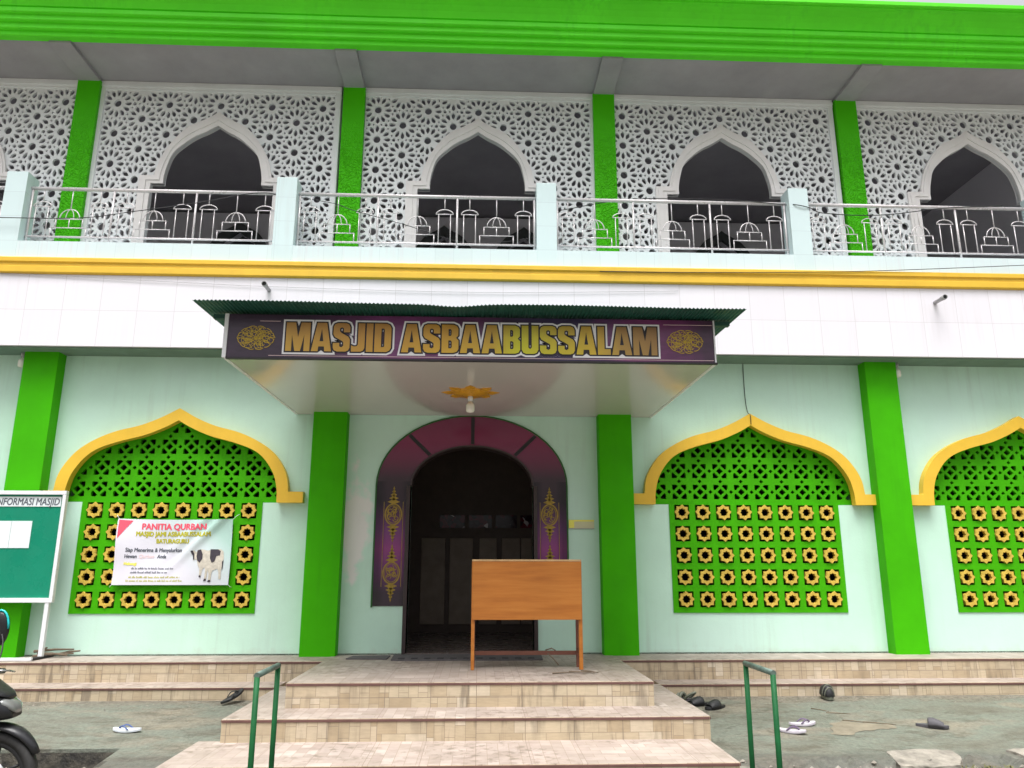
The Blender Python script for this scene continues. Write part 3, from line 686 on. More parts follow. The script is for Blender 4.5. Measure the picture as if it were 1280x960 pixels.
# --- arched windows with lattice above and star blocks below
CELL = 0.2605
def poly_in(pt, poly):
    x, z = pt; c = False; j = len(poly) - 1
    for i in range(len(poly)):
        xi, zi = poly[i]; xj, zj = poly[j]
        if (zi > z) != (zj > z) and x < (xj - xi) * (z - zi) / (zj - zi) + xi: c = not c
        j = i
    return c
def lattice_loops():
    bound = [(x * 1.06, 2.285 + (z - 2.285) * 1.04) for x, z in mirror(W_IN)]
    bound = [(bound[0][0], 2.29)] + bound[1:-1] + [(bound[-1][0], 2.29)]
    lim = [(x * 1.025, z * 1.004) for x, z in mirror(W_IN)]
    out = [bound]
    z0 = 2.705
    for j in range(-4, 6):
        for i in range(-12, 12):
            cx, cz = (i + 0.5) * CELL, z0 + j * CELL
            shapes = [[(0.17, 0), (0, 0.17), (-0.17, 0), (0, -0.17)]]
            for ox, oz in ((0.5, 0), (0, 0.5)):
                shapes.append([(ox + 0.10, oz), (ox, oz + 0.10), (ox - 0.10, oz), (ox, oz - 0.10)])
            pent = [(0.272, 0.060), (0.345, 0.130), (0.345, 0.345), (0.130, 0.345), (0.060, 0.272)]
            for sx in (1, -1):
                for sz in (1, -1): shapes.append([(x * sx, z * sz) for x, z in pent])
            for s_ in shapes:
                q = [(cx + x * CELL, cz + z * CELL) for x, z in s_]
                if all(poly_in(p, lim) for p in q) and min(p[1] for p in q) > 2.305: out.append(q)
    return out
PITCH = 0.2592
def star(r, ratio=0.765, rot=0.0):
    return [((r if k % 2 == 0 else r * ratio) * math.sin(rot + math.pi * k / 8), (r if k % 2 == 0 else r * ratio) * math.cos(rot + math.pi * k / 8)) for k in range(16)]
def make_window(wx):
    win = empty('arched_window', (wx, 0, 0), mosque)
    wo_, wi_ = mirror(W_OUT), mirror(W_IN)
    arch = [(-1.56, 2.28), (-1.56, 2.41)] + wo_ + [(1.56, 2.41), (1.56, 2.28)] + [(wi_[-1][0], 2.28)] + wi_[::-1] + [(wi_[0][0], 2.28)]
    plate('arch_moulding', [arch], 0.105, M['yellow'], win, (0, -0.10, 0))
    plate('lattice', lattice_loops(), 0.045, M['lattice_green'], win, (0, 0.035, 0))
    h = 0.0925; lp = [[(-1.065, 0.998), (1.065, 0.998), (1.065, 2.288), (-1.065, 2.288)]]
    for j in range(5):
        for i in range(8):
            cx, cz = (i - 3.5) * PITCH, 2.188 - j * 0.2585
            lp.append([(cx - h, cz - h), (cx - h, cz + h), (cx + h, cz + h), (cx + h, cz - h)])
    plate('tile_panel', lp, 0.07, M['lattice_green'], win, (0, -0.012, 0))
    return win
rs = random.Random(3)
star_me = plate_mesh([star(0.0965), star(0.054)], 0.05, 0, 'star_block'); star_me.materials.clear(); star_me.materials.append(M['star_yellow'])
def add_stars(win, cols):
    for j in range(5):
        for i in range(8):
            if i not in cols: continue
            o = bpy.data.objects.new('star_block', star_me); o.location = ((i - 3.5) * PITCH, -0.028 + rs.uniform(-0.008, 0.006), 2.188 - j * 0.2585)
            o.rotation_euler = (0, R(rs.uniform(-4, 4)), 0); link(o, win)
win0 = make_window(WIN[0])
wins = [win0]
for wx in WIN[1:]: wins.append(copy_tree(win0, mosque, (wx, 0, 0)))
add_stars(wins[0], range(8)); add_stars(wins[1], range(8)); add_stars(wins[2], range(5))
mb = MB()
me_ = star_me
for j in range(5):
    for i in range(5, 8):
        mb.add([(v.co.x + (i - 3.5) * PITCH, v.co.y - 0.028, v.co.z + 2.188 - j * 0.2585) for v in me_.vertices], [list(p.vertices) for p in me_.polygons])
o = mb.build('star_block', M['star_yellow'], wins[2]); o['kind'] = 'stuff'

# --- pierced white screens of the gallery
SC_HW, SC_Z0, SC_Z1 = 1.64, 5.44, 7.915
def screen_loops():
    RR = 0.228; SX = 0.88
    ui = mirror(U_IN); uo = mirror(U_OUT)
    inner = ui + [(0.81, 6.50), (0.81, SC_Z0)]
    inner = [(-0.81, SC_Z0), (-0.81, 6.50)] + inner
    outline = [(-SC_HW, SC_Z0)] + inner[:1] + inner[1:] + [(SC_HW, SC_Z0), (SC_HW, SC_Z1 + 0.07), (-SC_HW, SC_Z1 + 0.07)]
    block = [(-0.925, 5.0), (-0.925, 6.595)] + [(x * 0.965, z - 0.03) for x, z in uo] + [(0.925, 6.595), (0.925, 5.0)]
    out = [outline]
    def ok(q):
        if any(poly_in(p, block) for p in q): return False
        xs = [p[0] for p in q]; zs = [p[1] for p in q]
        return min(xs) > -1.565 and max(xs) < 1.565 and min(zs) > SC_Z0 + 0.02 and max(zs) < SC_Z1 - 0.015
    petal = [(0.455, 0), (0.58, 0.088), (0.72, 0.130), (0.85, 0.108), (0.945, 0.0), (0.85, -0.108), (0.72, -0.130), (0.58, -0.088)]
    seen = set()
    for row in range(-1, 12):
        for cidx in range(-6, 7):
            if (row + cidx) % 2: continue
            cx, cz = cidx * 0.3475, 7.70 - row * RR
            def put(shape):
                q = [(cx + x * RR * SX, cz + z * RR) for x, z in shape]
                if ok(q): out.append(q); return
                # cut back at the straight border
                q2 = [(min(max(x, -1.56), 1.56), min(max(z, SC_Z0 + 0.03), SC_Z1 - 0.02)) for x, z in q]
                xs = [p[0] for p in q2]; zs = [p[1] for p in q2]
                if max(xs) - min(xs) > 0.028 and max(zs) - min(zs) > 0.028 and not any(poly_in(p, block) for p in q2):
                    q3 = []
                    for p in q2:
                        if not q3 or (abs(p[0] - q3[-1][0]) + abs(p[1] - q3[-1][1])) > 1e-4: q3.append(p)
                    if len(q3) > 2: out.append(q3)
            put([(0.245 * math.cos(k * math.pi / 6), 0.245 * math.sin(k * math.pi / 6)) for k in range(12)])
            for k in range(12):
                a = k * math.pi / 6; ca, sa = math.cos(a), math.sin(a)
                put([(x * ca - y * sa, x * sa + y * ca) for x, y in petal])
                a2 = a + math.pi / 12; rr = 1.035; key = (round(cx + rr * math.cos(a2) * RR * SX, 2), round(cz + rr * math.sin(a2) * RR, 2))
                if not any((key[0] + dx * 0.01, key[1] + dz * 0.01) in seen for dx in (0,) for dz in (0,)):
                    kk = [(round(key[0] + dx * 0.01, 2), round(key[1] + dz * 0.01, 2)) for dx in (-1, 0, 1) for dz in (-1, 0, 1)]
                    if not any(q in seen for q in kk):
                        seen.add(key); c_, s_ = rr * math.cos(a2), rr * math.sin(a2)
                        put([(c_ + 0.082 * math.cos(t), s_ + 0.082 * math.sin(t)) for t in (0, 1.57, 3.14, 4.71)])
            for k in range(6):
                a = k * math.pi / 3; rr = 1.165
                key = (round(cx + rr * math.cos(a) * RR * SX, 2), round(cz + rr * math.sin(a) * RR, 2), 1)
                kk = [(round(key[0] + dx * 0.01, 2), round(key[1] + dz * 0.01, 2), 1) for dx in (-1, 0, 1) for dz in (-1, 0, 1)]
                if any(q in seen for q in kk): continue
                seen.add(key); c_, s_ = rr * math.cos(a), rr * math.sin(a)
                put([(c_ + 0.125 * math.cos(t * math.pi / 3), s_ + 0.125 * math.sin(t * math.pi / 3)) for t in range(6)])
    return out
screen = empty('pierced_screen', (ARCH_UP[0], 0, 0), mosque)
plate('lattice', screen_loops(), 0.035, M['screen'], screen, (0, 0.05, 0))
uo, ui = mirror(U_OUT), mirror(U_IN)
arch = [(-0.965, SC_Z0), (-0.965, 6.61)] + uo + [(0.965, 6.61), (0.965, SC_Z0), (0.81, SC_Z0), (0.81, 6.50)] + ui[::-1] + [(-0.81, 6.50), (-0.81, SC_Z0)]
am = plate('arch_moulding', [arch], 0.09, M['moulding'], screen, (0, 0.015, 0))
def shr(t, o_, i_): return [(a[0] * (1 - t) + b_[0] * t, a[1] * (1 - t) + b_[1] * t) for a, b_ in zip(o_, i_)]
m1, m2 = shr(0.22, uo, ui), shr(0.62, uo, ui)
arch2 = [(-0.93, SC_Z0), (-0.93, 6.585)] + m1 + [(0.93, 6.585), (0.93, SC_Z0), (0.87, SC_Z0), (0.87, 6.54)] + m2[::-1] + [(-0.87, 6.54), (-0.87, SC_Z0)]
plate('raised_bead', [arch2], 0.03, M['moulding'], am, (0, -0.012, 0))
MB().box(-SC_HW, SC_HW, 0.03, 0.12, 7.905, 8.03).box(-SC_HW, SC_HW, 0.015, 0.05, 7.945, 7.985).build('frame_strip', M['screen'], screen)
for sx in (-1, 1):
    MB().box(sx * 1.60 - 0.035, sx * 1.60 + 0.035, 0.028, 0.10, SC_Z0, 7.904).build('frame_strip', M['screen'], screen)
for x in ARCH_UP[1:]: copy_tree(screen, mosque, (x, 0, 0))

# --- entrance arch
door = empty('entrance_arch', (0, 0, 0), mosque)
oe = ell(DX, 2.5, 1.16, 0.865); ie = ell(DX, 2.5, 0.755, 0.5)
surr = [(DX + 0.755, 1.08), (DX + 1.16, 1.08)] + oe + [(DX - 1.16, 1.08), (DX - 0.755, 1.08)] + ie[::-1]
plate('printed_surround', [surr], 0.016, M['surround'], door, (0, -0.014, 0))
oe2 = ell(DX, 2.5, 1.178, 0.883)
rim = [(DX + 1.161, 1.065), (DX + 1.178, 1.065)] + oe2 + [(DX - 1.178, 1.065), (DX - 1.161, 1.065)] + ell(DX, 2.5, 1.161, 0.866)[::-1]
plate('green_rim', [rim], 0.022, paint('dark_green_edge', (0.02, 0.12, 0.02), 0.6), door, (0, -0.02, 0))
for sx in (-1, 1):
    a, b_ = (DX + sx * 0.755, DX + sx * 0.80)
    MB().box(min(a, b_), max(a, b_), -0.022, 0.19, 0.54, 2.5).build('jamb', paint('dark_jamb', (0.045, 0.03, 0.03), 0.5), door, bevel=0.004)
for ang in (90, 133, 47):
    t = R(ang); p0 = (DX + 0.77 * math.cos(t), 2.5 + 0.515 * math.sin(t)); p1 = (DX + 1.15 * math.cos(t), 2.5 + 0.855 * math.sin(t))
    d = Vector((p1[0] - p0[0], p1[1] - p0[1])).normalized(); n_ = Vector((-d.y, d.x)) * 0.022
    plate('divider', [[(p0[0] - n_.x, p0[1] - n_.y), (p0[0] + n_.x, p0[1] + n_.y), (p1[0] + n_.x, p1[1] + n_.y), (p1[0] - n_.x, p1[1] - n_.y)]], 0.004, M['ink_dark'], door, (0, -0.018, 0))
lin = ell(DX, 2.5, 0.757, 0.502) + ell(DX, 2.5, 0.735, 0.48)[::-1]
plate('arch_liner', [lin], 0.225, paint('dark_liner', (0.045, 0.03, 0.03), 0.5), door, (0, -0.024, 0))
def ring2(cx, cz, rx, rz, wd, n=24, sq=0.0):
    o_ = [(cx + rx * math.cos(2 * math.pi * k / n), cz + rz * math.sin(2 * math.pi * k / n)) for k in range(n)]
    i_ = [(cx + (rx - wd) * math.cos(2 * math.pi * k / n), cz + (rz - wd) * math.sin(2 * math.pi * k / n)) for k in range(n)]
    return [o_, i_]
def ribbon(pts, wd):
    P = [Vector(p) for p in pts]; a, b_ = [], []
    for i, p in enumerate(P):
        d = (P[min(i + 1, len(P) - 1)] - P[max(i - 1, 0)]).normalized(); n_ = Vector((-d.y, d.x)) * wd * 0.5
        a.append(tuple(p + n_)); b_.append(tuple(p - n_))
    return a + b_[::-1]
def flat(mb, pts, y):
    mb.add([(x, y, z) for x, z in pts], [tuple(range(len(pts)))])
def ribbon_faces(mb, pts, wd, y):
    r_ = ribbon(pts, wd); n = len(pts)
    vs_ = [(x, y, z) for x, z in r_]
    mb.add(vs_, [(i, i + 1, 2 * n - 2 - i, 2 * n - 1 - i) for i in range(n - 1)])
def medallion(cx, cz):
    mb = MB(); y = 0
    t8 = [2 * math.pi * k / 24 for k in range(25)]
    ribbon_faces(mb, [(0.098 * math.cos(t), 0.125 * math.sin(t)) for t in t8], 0.017, y)
    ribbon_faces(mb, [(0.078 * math.cos(t), 0.105 * math.sin(t)) for t in t8], 0.006, y - 0.0004)
    rd_ = random.Random(int(cz * 100))
    for k in range(20):      # pen strokes of the calligraphy inside the ring
        a0 = rd_.uniform(0, 6.28); px, pz = rd_.uniform(-0.045, 0.045), rd_.uniform(-0.06, 0.06); r0 = rd_.uniform(0.015, 0.035)
        ribbon_faces(mb, [(px + r0 * math.cos(a0 + q * 0.45), pz + r0 * math.sin(a0 + q * 0.45)) for q in range(8)], 0.009, y - 0.0008 - k * 0.0002)
    for s_ in (1, -1):      # leaf finials above and below
        for (z0, hw, hh) in ((0.150, 0.078, 0.05), (0.195, 0.060, 0.045), (0.235, 0.040, 0.040), (0.275, 0.024, 0.036), (0.31, 0.012, 0.03)):
            flat(mb, [(-hw, s_ * z0), (-hw * 0.45, s_ * (z0 + hh * 0.35)), (0, s_ * (z0 + hh)), (hw * 0.45, s_ * (z0 + hh * 0.35)), (hw, s_ * z0), (hw * 0.4, s_ * (z0 - hh * 0.35)), (0, s_ * (z0 - hh * 0.6)), (-hw * 0.4, s_ * (z0 - hh * 0.35))], y - 0.0004)
    return mb.build('gold_medallion', M['goldold'], door, loc=(cx, -0.0175, cz))
for cx in (DX - 0.95, DX + 0.95):
    medallion(cx, 2.15); medallion(cx, 1.46)
    for dx in (-0.10, 0.10):
        mb = MB(); mb.box(cx + dx * 1.15 - 0.003, cx + dx * 1.15 + 0.003, -0.0166, -0.015, 1.30, 2.30); mb.build('gold_line', M['goldold'], door)

# --- drain spouts through the tile band
for (x, z) in ((-2.62, 4.86), (5.82, 4.83)):
    mb = MB(); mb.lathe([(0.0, -0.36), (0.024, -0.36), (0.024, -0.58), (0.032, -0.585), (0.032, -0.63), (0.028, -0.63), (0.028, -0.55), (0.0, -0.55)], (x, 0, z), 'y', 16)
    o = mb.build('drain_spout', M['pvc'], mosque)
    MB().lathe([(0.0, -0.618), (0.0275, -0.618), (0.0275, -0.605), (0.0, -0.605)], (x, 0, z), 'y', 16).build('bore_shade_disc', M['void'], o)  # near-black disc paints the shade inside the pipe mouth

# ------------------------------------------------------------------ steps
def step(parent, x0, x1, y0, y1, z0, z1, nos=True, sides=True):
    mb = MB(); mb.box(x0, x1, y0, y1, z0, z1)
    o = mb.build('step', [M['riser'], M['tread']], parent, bevel=0.004)
    for p in o.data.polygons: p.material_index = 1 if p.normal.z > 0.7 else 0
    if nos:
        mb = MB(); mb.box(x0 + 0.004, x1 - 0.004, y0 - 0.007, y0 + 0.02, z1 - 0.026, z1 - 0.006)
        if sides:
            mb.box(x0 - 0.007, x0 + 0.0, y0 - 0.0, y1 - 0.01, z1 - 0.026, z1 - 0.006); mb.box(x1, x1 + 0.007, y0, y1 - 0.01, z1 - 0.026, z1 - 0.006)
        mb.build('nosing', M['nosing'], o, bevel=0.003)
    return o
es = tag(empty('entrance_steps', (0, -2.3, 0.1)), 'broad tiled entrance steps rising in three levels to the doorway', 'steps')
es.location = (0, 0, 0)
step(es, -1.66, 1.575, -2.285, 0.012, 0.10, 0.536)
step(es, -2.04, 1.925, -2.775, -0.96, -0.05, 0.329)
step(es, -2.235, 1.90, -3.56, -2.70, -0.10, 0.154)
for (x0, x1, yf, lab) in ((XL, -1.664, -1.0, 'long tiled plinth with two steps under the banner window'), (1.579, XR, -0.95, 'long tiled plinth with two steps on the side without the banner')):
    pl = tag(empty('plinth_steps', (0, 0, 0)), lab, 'plinth', 'tiled plinths along the wall')
    step(pl, x0, x1, -0.61, 0.012, 0.1, 0.533, sides=False)
    xx0, xx1 = (x0, -2.044) if x0 < -3 else (1.929, x1)
    step(pl, xx0, xx1, yf, -0.605, 0.0, 0.327, sides=False)

# ------------------------------------------------------------------ canopy
can = tag(empty('entrance_canopy', (0, -1.3, 3.39)), 'flat entrance canopy with glossy ceiling and green corrugated sheet roof', 'canopy')
can.location = (0, 0, 0)
o = MB().add([(-2.33, -2.56, 3.39), (2.21, -2.56, 3.39), (2.15, -0.012, 3.375), (-2.25, -0.012, 3.375), (-2.33, -2.56, 3.43), (2.21, -2.56, 3.43), (2.15, -0.012, 3.415), (-2.25, -0.012, 3.415)],
             [(0, 3, 2, 1), (4, 5, 6, 7), (0, 1, 5, 4), (1, 2, 6, 5), (2, 3, 7, 6), (3, 0, 4, 7)]).build('ceiling_panel', M['ceiling'], can)
for (xa, xb) in ((-2.33, -2.25), (2.21, 2.15)):
    sx = -1 if xa < 0 else 1
    MB().add([(xa, -2.56, 3.385), (xb, -0.014, 3.37), (xb, -0.014, 3.80), (xa, -2.56, 3.80), (xa + 0.03 * sx, -2.56, 3.385), (xb + 0.03 * sx, -0.014, 3.37), (xb + 0.03 * sx, -0.014, 3.80), (xa + 0.03 * sx, -2.56, 3.80)],
             [(0, 1, 2, 3), (7, 6, 5, 4), (0, 4, 5, 1), (1, 5, 6, 2), (2, 6, 7, 3), (3, 7, 4, 0)]).build('fascia', M['framewhite'], can)
# corrugated sheet
mb = MB(); nx, ny = 1120, 8; x0, x1, y0, y1 = -2.575, 2.45, -2.885, -0.42
def roofz(x, y):
    sag = -0.022 * math.exp(-((x + 0.22) / 0.22) ** 2) * max(0, (-1.6 - y) / 1.3) + 0.006 * math.sin(x * 2.3)
    return 3.838 + (y - y0) * 0.035 + 0.0052 * math.sin(x * 2 * math.pi / 0.036) + sag
vs_ = [(x0 + (x1 - x0) * i / nx, y0 + (y1 - y0) * j / ny, roofz(x0 + (x1 - x0) * i / nx, y0 + (y1 - y0) * j / ny)) for j in range(ny + 1) for i in range(nx + 1)]
n1 = len(vs_); vs2 = [(x, y, z - 0.003) for x, y, z in vs_]; q = nx + 1
fs = [(j * q + i, j * q + i + 1, (j + 1) * q + i + 1, (j + 1) * q + i) for j in range(ny) for i in range(nx)]
fs2 = [tuple(n1 + k for k in reversed(f)) for f in fs]
edge = [(i, n1 + i, n1 + i + 1, i + 1) for i in range(nx)] + [(ny * q + i + 1, n1 + ny * q + i + 1, n1 + ny * q + i, ny * q + i) for i in range(nx)]
edge += [((j + 1) * q, n1 + (j + 1) * q, n1 + j * q, j * q) for j in range(ny)] + [(j * q + nx, n1 + j * q + nx, n1 + (j + 1) * q + nx, (j + 1) * q + nx) for j in range(ny)]
mb.add(vs_ + vs2, fs + fs2 + edge); mb.build('corrugated_roof', M['roofgreen'], can)
for y in (-2.50, -1.5, -0.6):
    MB().box(-2.50, 2.40, y - 0.03, y + 0.03, 3.785, 3.828 + (y - y0) * 0.03 - 0.012).build('purlin', paint('purlin_green', (0.02, 0.075, 0.06), 0.6), can)
# gilded ceiling rose with petals
mb = MB(); cx, cy, cz = -0.10, -1.30, 3.383
mb.lathe([(0.0, -0.045), (0.05, -0.045), (0.07, -0.035), (0.15, -0.035), (0.175, -0.018), (0.20, -0.014), (0.205, 0.006)], (cx, cy, cz), 'z', 32)
for k in range(8):
    t = 2 * math.pi * k / 8; d = Vector((math.cos(t), math.sin(t), 0)); n_ = Vector((-d.y, d.x, 0)); c0 = Vector((cx, cy, cz))
    a = c0 + d * 0.17; b_ = c0 + d * 0.32
    for dz, wv in ((-0.016, 1.0),):
        m_ = c0 + d * 0.24
        mb.add([a + n_ * 0.05 + Vector((0, 0, -0.012)), m_ + n_ * 0.055 + Vector((0, 0, -0.016)), b_ + Vector((0, 0, -0.004)), m_ - n_ * 0.055 + Vector((0, 0, -0.016)), a - n_ * 0.05 + Vector((0, 0, -0.012)), m_ + Vector((0, 0, -0.028)),
                a + n_ * 0.05 + Vector((0, 0, 0.004)), m_ + n_ * 0.055 + Vector((0, 0, 0.004)), b_ + Vector((0, 0, 0.004)), m_ - n_ * 0.055 + Vector((0, 0, 0.004)), a - n_ * 0.05 + Vector((0, 0, 0.004))],
               [(0, 1, 5), (1, 2, 5), (2, 3, 5), (3, 4, 5), (4, 0, 5), (0, 6, 7, 1), (1, 7, 8, 2), (2, 8, 9, 3), (3, 9, 10, 4)])
mb.build('ceiling_rose', M['gold'], can)

def bulb(loc, lab, sc_=1.0, rose=False):
    b_ = empty('light_bulb', loc); tag(b_, lab, 'light bulb', 'bare light bulbs')
    s_ = sc_
    MB().lathe([(0.0, 0.0), (0.026 * s_, 0.0), (0.028 * s_, -0.02 * s_), (0.024 * s_, -0.055 * s_), (0.0, -0.056 * s_)], (0, 0, 0), 'z', 16).build('socket', M['framewhite'] if rose else M['pvc'], b_)
    MB().lathe([(0.0, -0.056 * s_), (0.020 * s_, -0.057 * s_), (0.026 * s_, -0.075 * s_), (0.042 * s_, -0.09 * s_), (0.047 * s_, -0.105 * s_), (0.047 * s_, -0.16 * s_), (0.038 * s_, -0.178 * s_), (0.0, -0.185 * s_)], (0, 0, 0), 'z', 20).build('bulb', M['bulb'], b_)
    return b_
bulb((-0.10, -1.30, 3.338), 'white bulb hanging from the gold ceiling rose', 1.0, True)
bulb((-5.635, -0.10, 4.096), 'small bare bulb beside the green pillar behind the notice board', 1.0)
bulb((5.385, -0.10, 4.096), 'small bare bulb beside the green pillar right of the crack in the wall', 1.0)

# ------------------------------------------------------------------ signboard
sign = tag(empty('signboard', (0, 0, 0)), 'long plum signboard with gold lettering on the canopy edge', 'signboard')
MB().box(-2.335, 2.215, -2.58, -2.562, 3.40, 3.815).build('sign_panel', M['signprint'], sign)
MB().box(-2.372, -2.337, -2.59, -2.555, 3.395, 3.815).build('edge_strip', M['framewhite'], sign)
MB().box(2.217, 2.230, -2.59, -2.555, 3.395, 3.815).build('edge_strip', M['framewhite'], sign)
MB().box(-2.335, 2.24, -2.592, -2.555, 3.382, 3.399).build('bottom_rail', M['ink_dark'], sign)
MB().box(-1.95, 2.21, -2.5815, -2.579, 3.417, 3.421).box(-2.05, -1.86, -2.5815, -2.579, 3.748, 3.752).box(1.74, 2.21, -2.5815, -2.579, 3.765, 3.769).build('print_line', M['ink_pink'], sign)
GLY = {
 'M': (0.86, [[(0, 0), (0, 1), (.33, 1), (.43, .48), (.53, 1), (.86, 1), (.86, 0), (.65, 0), (.65, .58), (.53, 0), (.33, 0), (.21, .58), (.21, 0)]]),
 'A': (0.72, [[(0, 0), (.19, 1), (.53, 1), (.72, 0), (.48, 0), (.46, .17), (.26, .17), (.24, 0)], [(.29, .35), (.36, .80), (.43, .35)]]),
 'S': (0.60, [[(0, .30), (0, .14), (.05, .04), (.15, 0), (.45, 0), (.55, .04), (.60, .14), (.60, .42), (.54, .52), (.28, .66), (.23, .71), (.23, .82), (.30, .855), (.37, .82), (.37, .68), (.60, .68), (.60, .86), (.55, .96), (.45, 1), (.15, 1), (.05, .96), (0, .86), (0, .61), (.06, .51), (.34, .36), (.37, .32), (.37, .19), (.30, .145), (.23, .18), (.23, .30)]]),
 'J': (0.48, [[(0, .22), (0, .0), (.33, 0), (.43, .04), (.48, .14), (.48, 1), (.24, 1), (.24, .25), (.20, .19), (.10, .18)]]),
 'I': (0.24, [[(0, 0), (0, 1), (.24, 1), (.24, 0)]]),
 'D': (0.60, [[(0, 0), (0, 1), (.42, 1), (.54, .95), (.60, .85), (.60, .15), (.54, .05), (.42, 0)], [(.24, .17), (.33, .17), (.36, .21), (.36, .79), (.33, .83), (.24, .83)]]),
 'B': (0.60, [[(0, 0), (0, 1), (.42, 1), (.54, .95), (.59, .86), (.59, .62), (.51, .53), (.60, .44), (.60, .14), (.54, .04), (.42, 0)], [(.24, .16), (.33, .16), (.36, .20), (.36, .40), (.32, .44), (.24, .44)], [(.24, .60), (.32, .60), (.35, .64), (.35, .80), (.32, .84), (.24, .84)]]),
 'U': (0.60, [[(0, 1), (0, .15), (.06, .04), (.16, 0), (.44, 0), (.54, .04), (.60, .15), (.60, 1), (.36, 1), (.36, .22), (.30, .165), (.24, .22), (.24, 1)]]),
 'L': (0.46, [[(0, 0), (0, 1), (.24, 1), (.24, .20), (.46, .20), (.46, 0)]])}
def word(body, x0, x1, z0, h, offs, th, y, mat, name, parent):
    gap = 0.055; tot = sum(GLY[c][0] for c in body) + gap * (len(body) - 1); k = (x1 - x0) / tot
    mes = []; x = 0.0
    for c in body:
        wd, lps = GLY[c]
        if c == 'M' and offs > 0: lps = [[(0, 0), (0, 1), (.33, 1), (.43, .72), (.53, 1), (.86, 1), (.86, 0)]] if offs < 0.02 else [[(0, 0), (0, 1), (.86, 1), (.86, 0)]]
        if c == 'A' and offs > 0: lps = [[(0, 0), (.19, 1), (.53, 1), (.72, 0)]] if offs > 0.02 else [[(0, 0), (.19, 1), (.53, 1), (.72, 0), (.50, 0), (.36, .10), (.22, 0)]]
        pm = plate_mesh([[(x0 + (x + a) * k, z0 + b_ * h) for a, b_ in lp] for lp in lps], th, offs)
        for v in pm.vertices: v.co.y += 0.0005 * (len(mes) % 3)
        mes.append(pm); x += wd + gap
    return mesh_obj(name, join(mes, name), mat, parent, (0, y, 0))
for body, x0, x1 in (('MASJID', -1.80, -0.83), ('ASBAABUSSALAM', -0.735, 1.67)):
    lt = word(body, x0, x1, 3.462, 0.275, 0.0, 0.002, -2.590, M['signgold'], 'lettering', sign)
    d_ = word(body, x0, x1, 3.462, 0.275, 0.013, 0.002, -2.5855, M['ink_dark'], 'letter_outline', lt)
    d_.location.y = 0.0025
    d_.location = (0, 0.0030, 0)
    w_ = word(body, x0, x1, 3.462, 0.275, 0.030, 0.002, 0, M['ink_white'], 'letter_outline', lt); w_.location = (0, 0.0062, 0)
def emblem(cx, cz):
    mb = MB(); k_ = 0; rd_ = random.Random(11)
    for j in range(-4, 5):
        for i in range(-7, 8):
            x, z = (i + 0.5 * (j % 2)) * 0.030, j * 0.0255
            if (x / 0.155) ** 2 + (z / 0.095) ** 2 > 1 or (i + 2 * j) % 4 == 0: continue
            r_ = 0.026 + rd_.uniform(-0.003, 0.003)
            ribbon_faces(mb, [(x + r_ * math.cos(2 * math.pi * q / 12), z + r_ * 0.9 * math.sin(2 * math.pi * q / 12)) for q in range(rd_.choice((7, 9, 12)))], 0.0046, -(k_ % 9) * 0.0003); k_ += 1
    for a_ in range(10):
        t = 2 * math.pi * a_ / 10
        ribbon_faces(mb, crom([(0, 0), (0.07 * math.cos(t + 0.3), 0.05 * math.sin(t + 0.3)), (0.165 * math.cos(t), 0.106 * math.sin(t))], 5), 0.005, -0.003)
    for q0 in range(12):
        ribbon_faces(mb, [(0.166 * math.cos(2 * math.pi * (q0 + q / 8) / 12), (0.104 + 0.012 * math.sin(math.pi * q / 8)) * math.sin(2 * math.pi * (q0 + q / 8) / 12)) for q in range(8)], 0.0065, -0.0033)
    mb.build('emblem', M['goldprint'], sign, loc=(cx, -2.5825, cz))
emblem(-2.075, 3.585); emblem(1.94, 3.60)

# ------------------------------------------------------------------ balcony railings
def arc(cx, cz, rx, rz, a0, a1, n=12): return [(cx + rx * math.cos(R(a0 + (a1 - a0) * k / n)), 0, cz + rz * math.sin(R(a0 + (a1 - a0) * k / n))) for k in range(n + 1)]
ZT, ZB = 6.232, 5.572
def make_railing(wd):
    root = empty('balcony_railing', (0, -0.275, 5.46)); z0 = -5.46
    T, B = ZT + z0, ZB + z0
    MB().tube([(-wd / 2, 0, T), (wd / 2, 0, T)], 0.024, 10).build('top_rail', M['steel'], root)
    MB().tube([(-wd / 2, 0, B), (wd / 2, 0, B)], 0.014, 8).build('bottom_rail', M['steel'], root)
    for sx in (-wd / 6, wd / 6, -wd / 2 + 0.02, wd / 2 - 0.02):
        MB().tube([(sx, 0, 0), (sx, 0, T)], 0.0145, 8).build('upright', M['steel'], root)
    pw = wd / 3; r = 0.0068
    for k in (-1, 0, 1):
        c = k * pw; mb = MB()
        for hw, za, zb in ((0.22, B, B + 0.125), (0.165, B + 0.125, B + 0.245)):
            mb.tube([(c - hw, 0, za), (c - hw, 0, zb)], r, 6); mb.tube([(c + hw, 0, za), (c + hw, 0, zb)], r, 6); mb.tube([(c - hw - r, 0, zb), (c + hw + r, 0, zb)], r, 6)
        mb.tube(arc(c, B + 0.245, 0.125, 0.135, 0, 180), r, 6); mb.tube(arc(c, B + 0.245, 0.05, 0.132, 0, 180), r * 0.75, 6)
        mb.tube([(c, 0, B + 0.125), (c, 0, B + 0.245)], r, 6); mb.tube([(c, 0, B + 0.375), (c, 0, T)], r, 6)
        mb.build('dome_motif', M['steel'], root)
        for dx in (-0.355, 0.355):
            x = c + dx; mb = MB(); h = 0.415
            for s_ in (-0.078, 0.078): mb.tube([(x + s_, 0, B), (x + s_ , 0, B + h)], r, 6)
            mb.tube([(x - 0.115, 0, B + h), (x + 0.115, 0, B + h)], r, 6)
            mb.tube(arc(x, B + h - 0.01, 0.115, 0.075, 8, 172, 10), r, 6); mb.tube([(x, 0, B + h + 0.065), (x, 0, T)], r, 6)
            mb.build('minaret_motif', M['steel'], root)
    return root
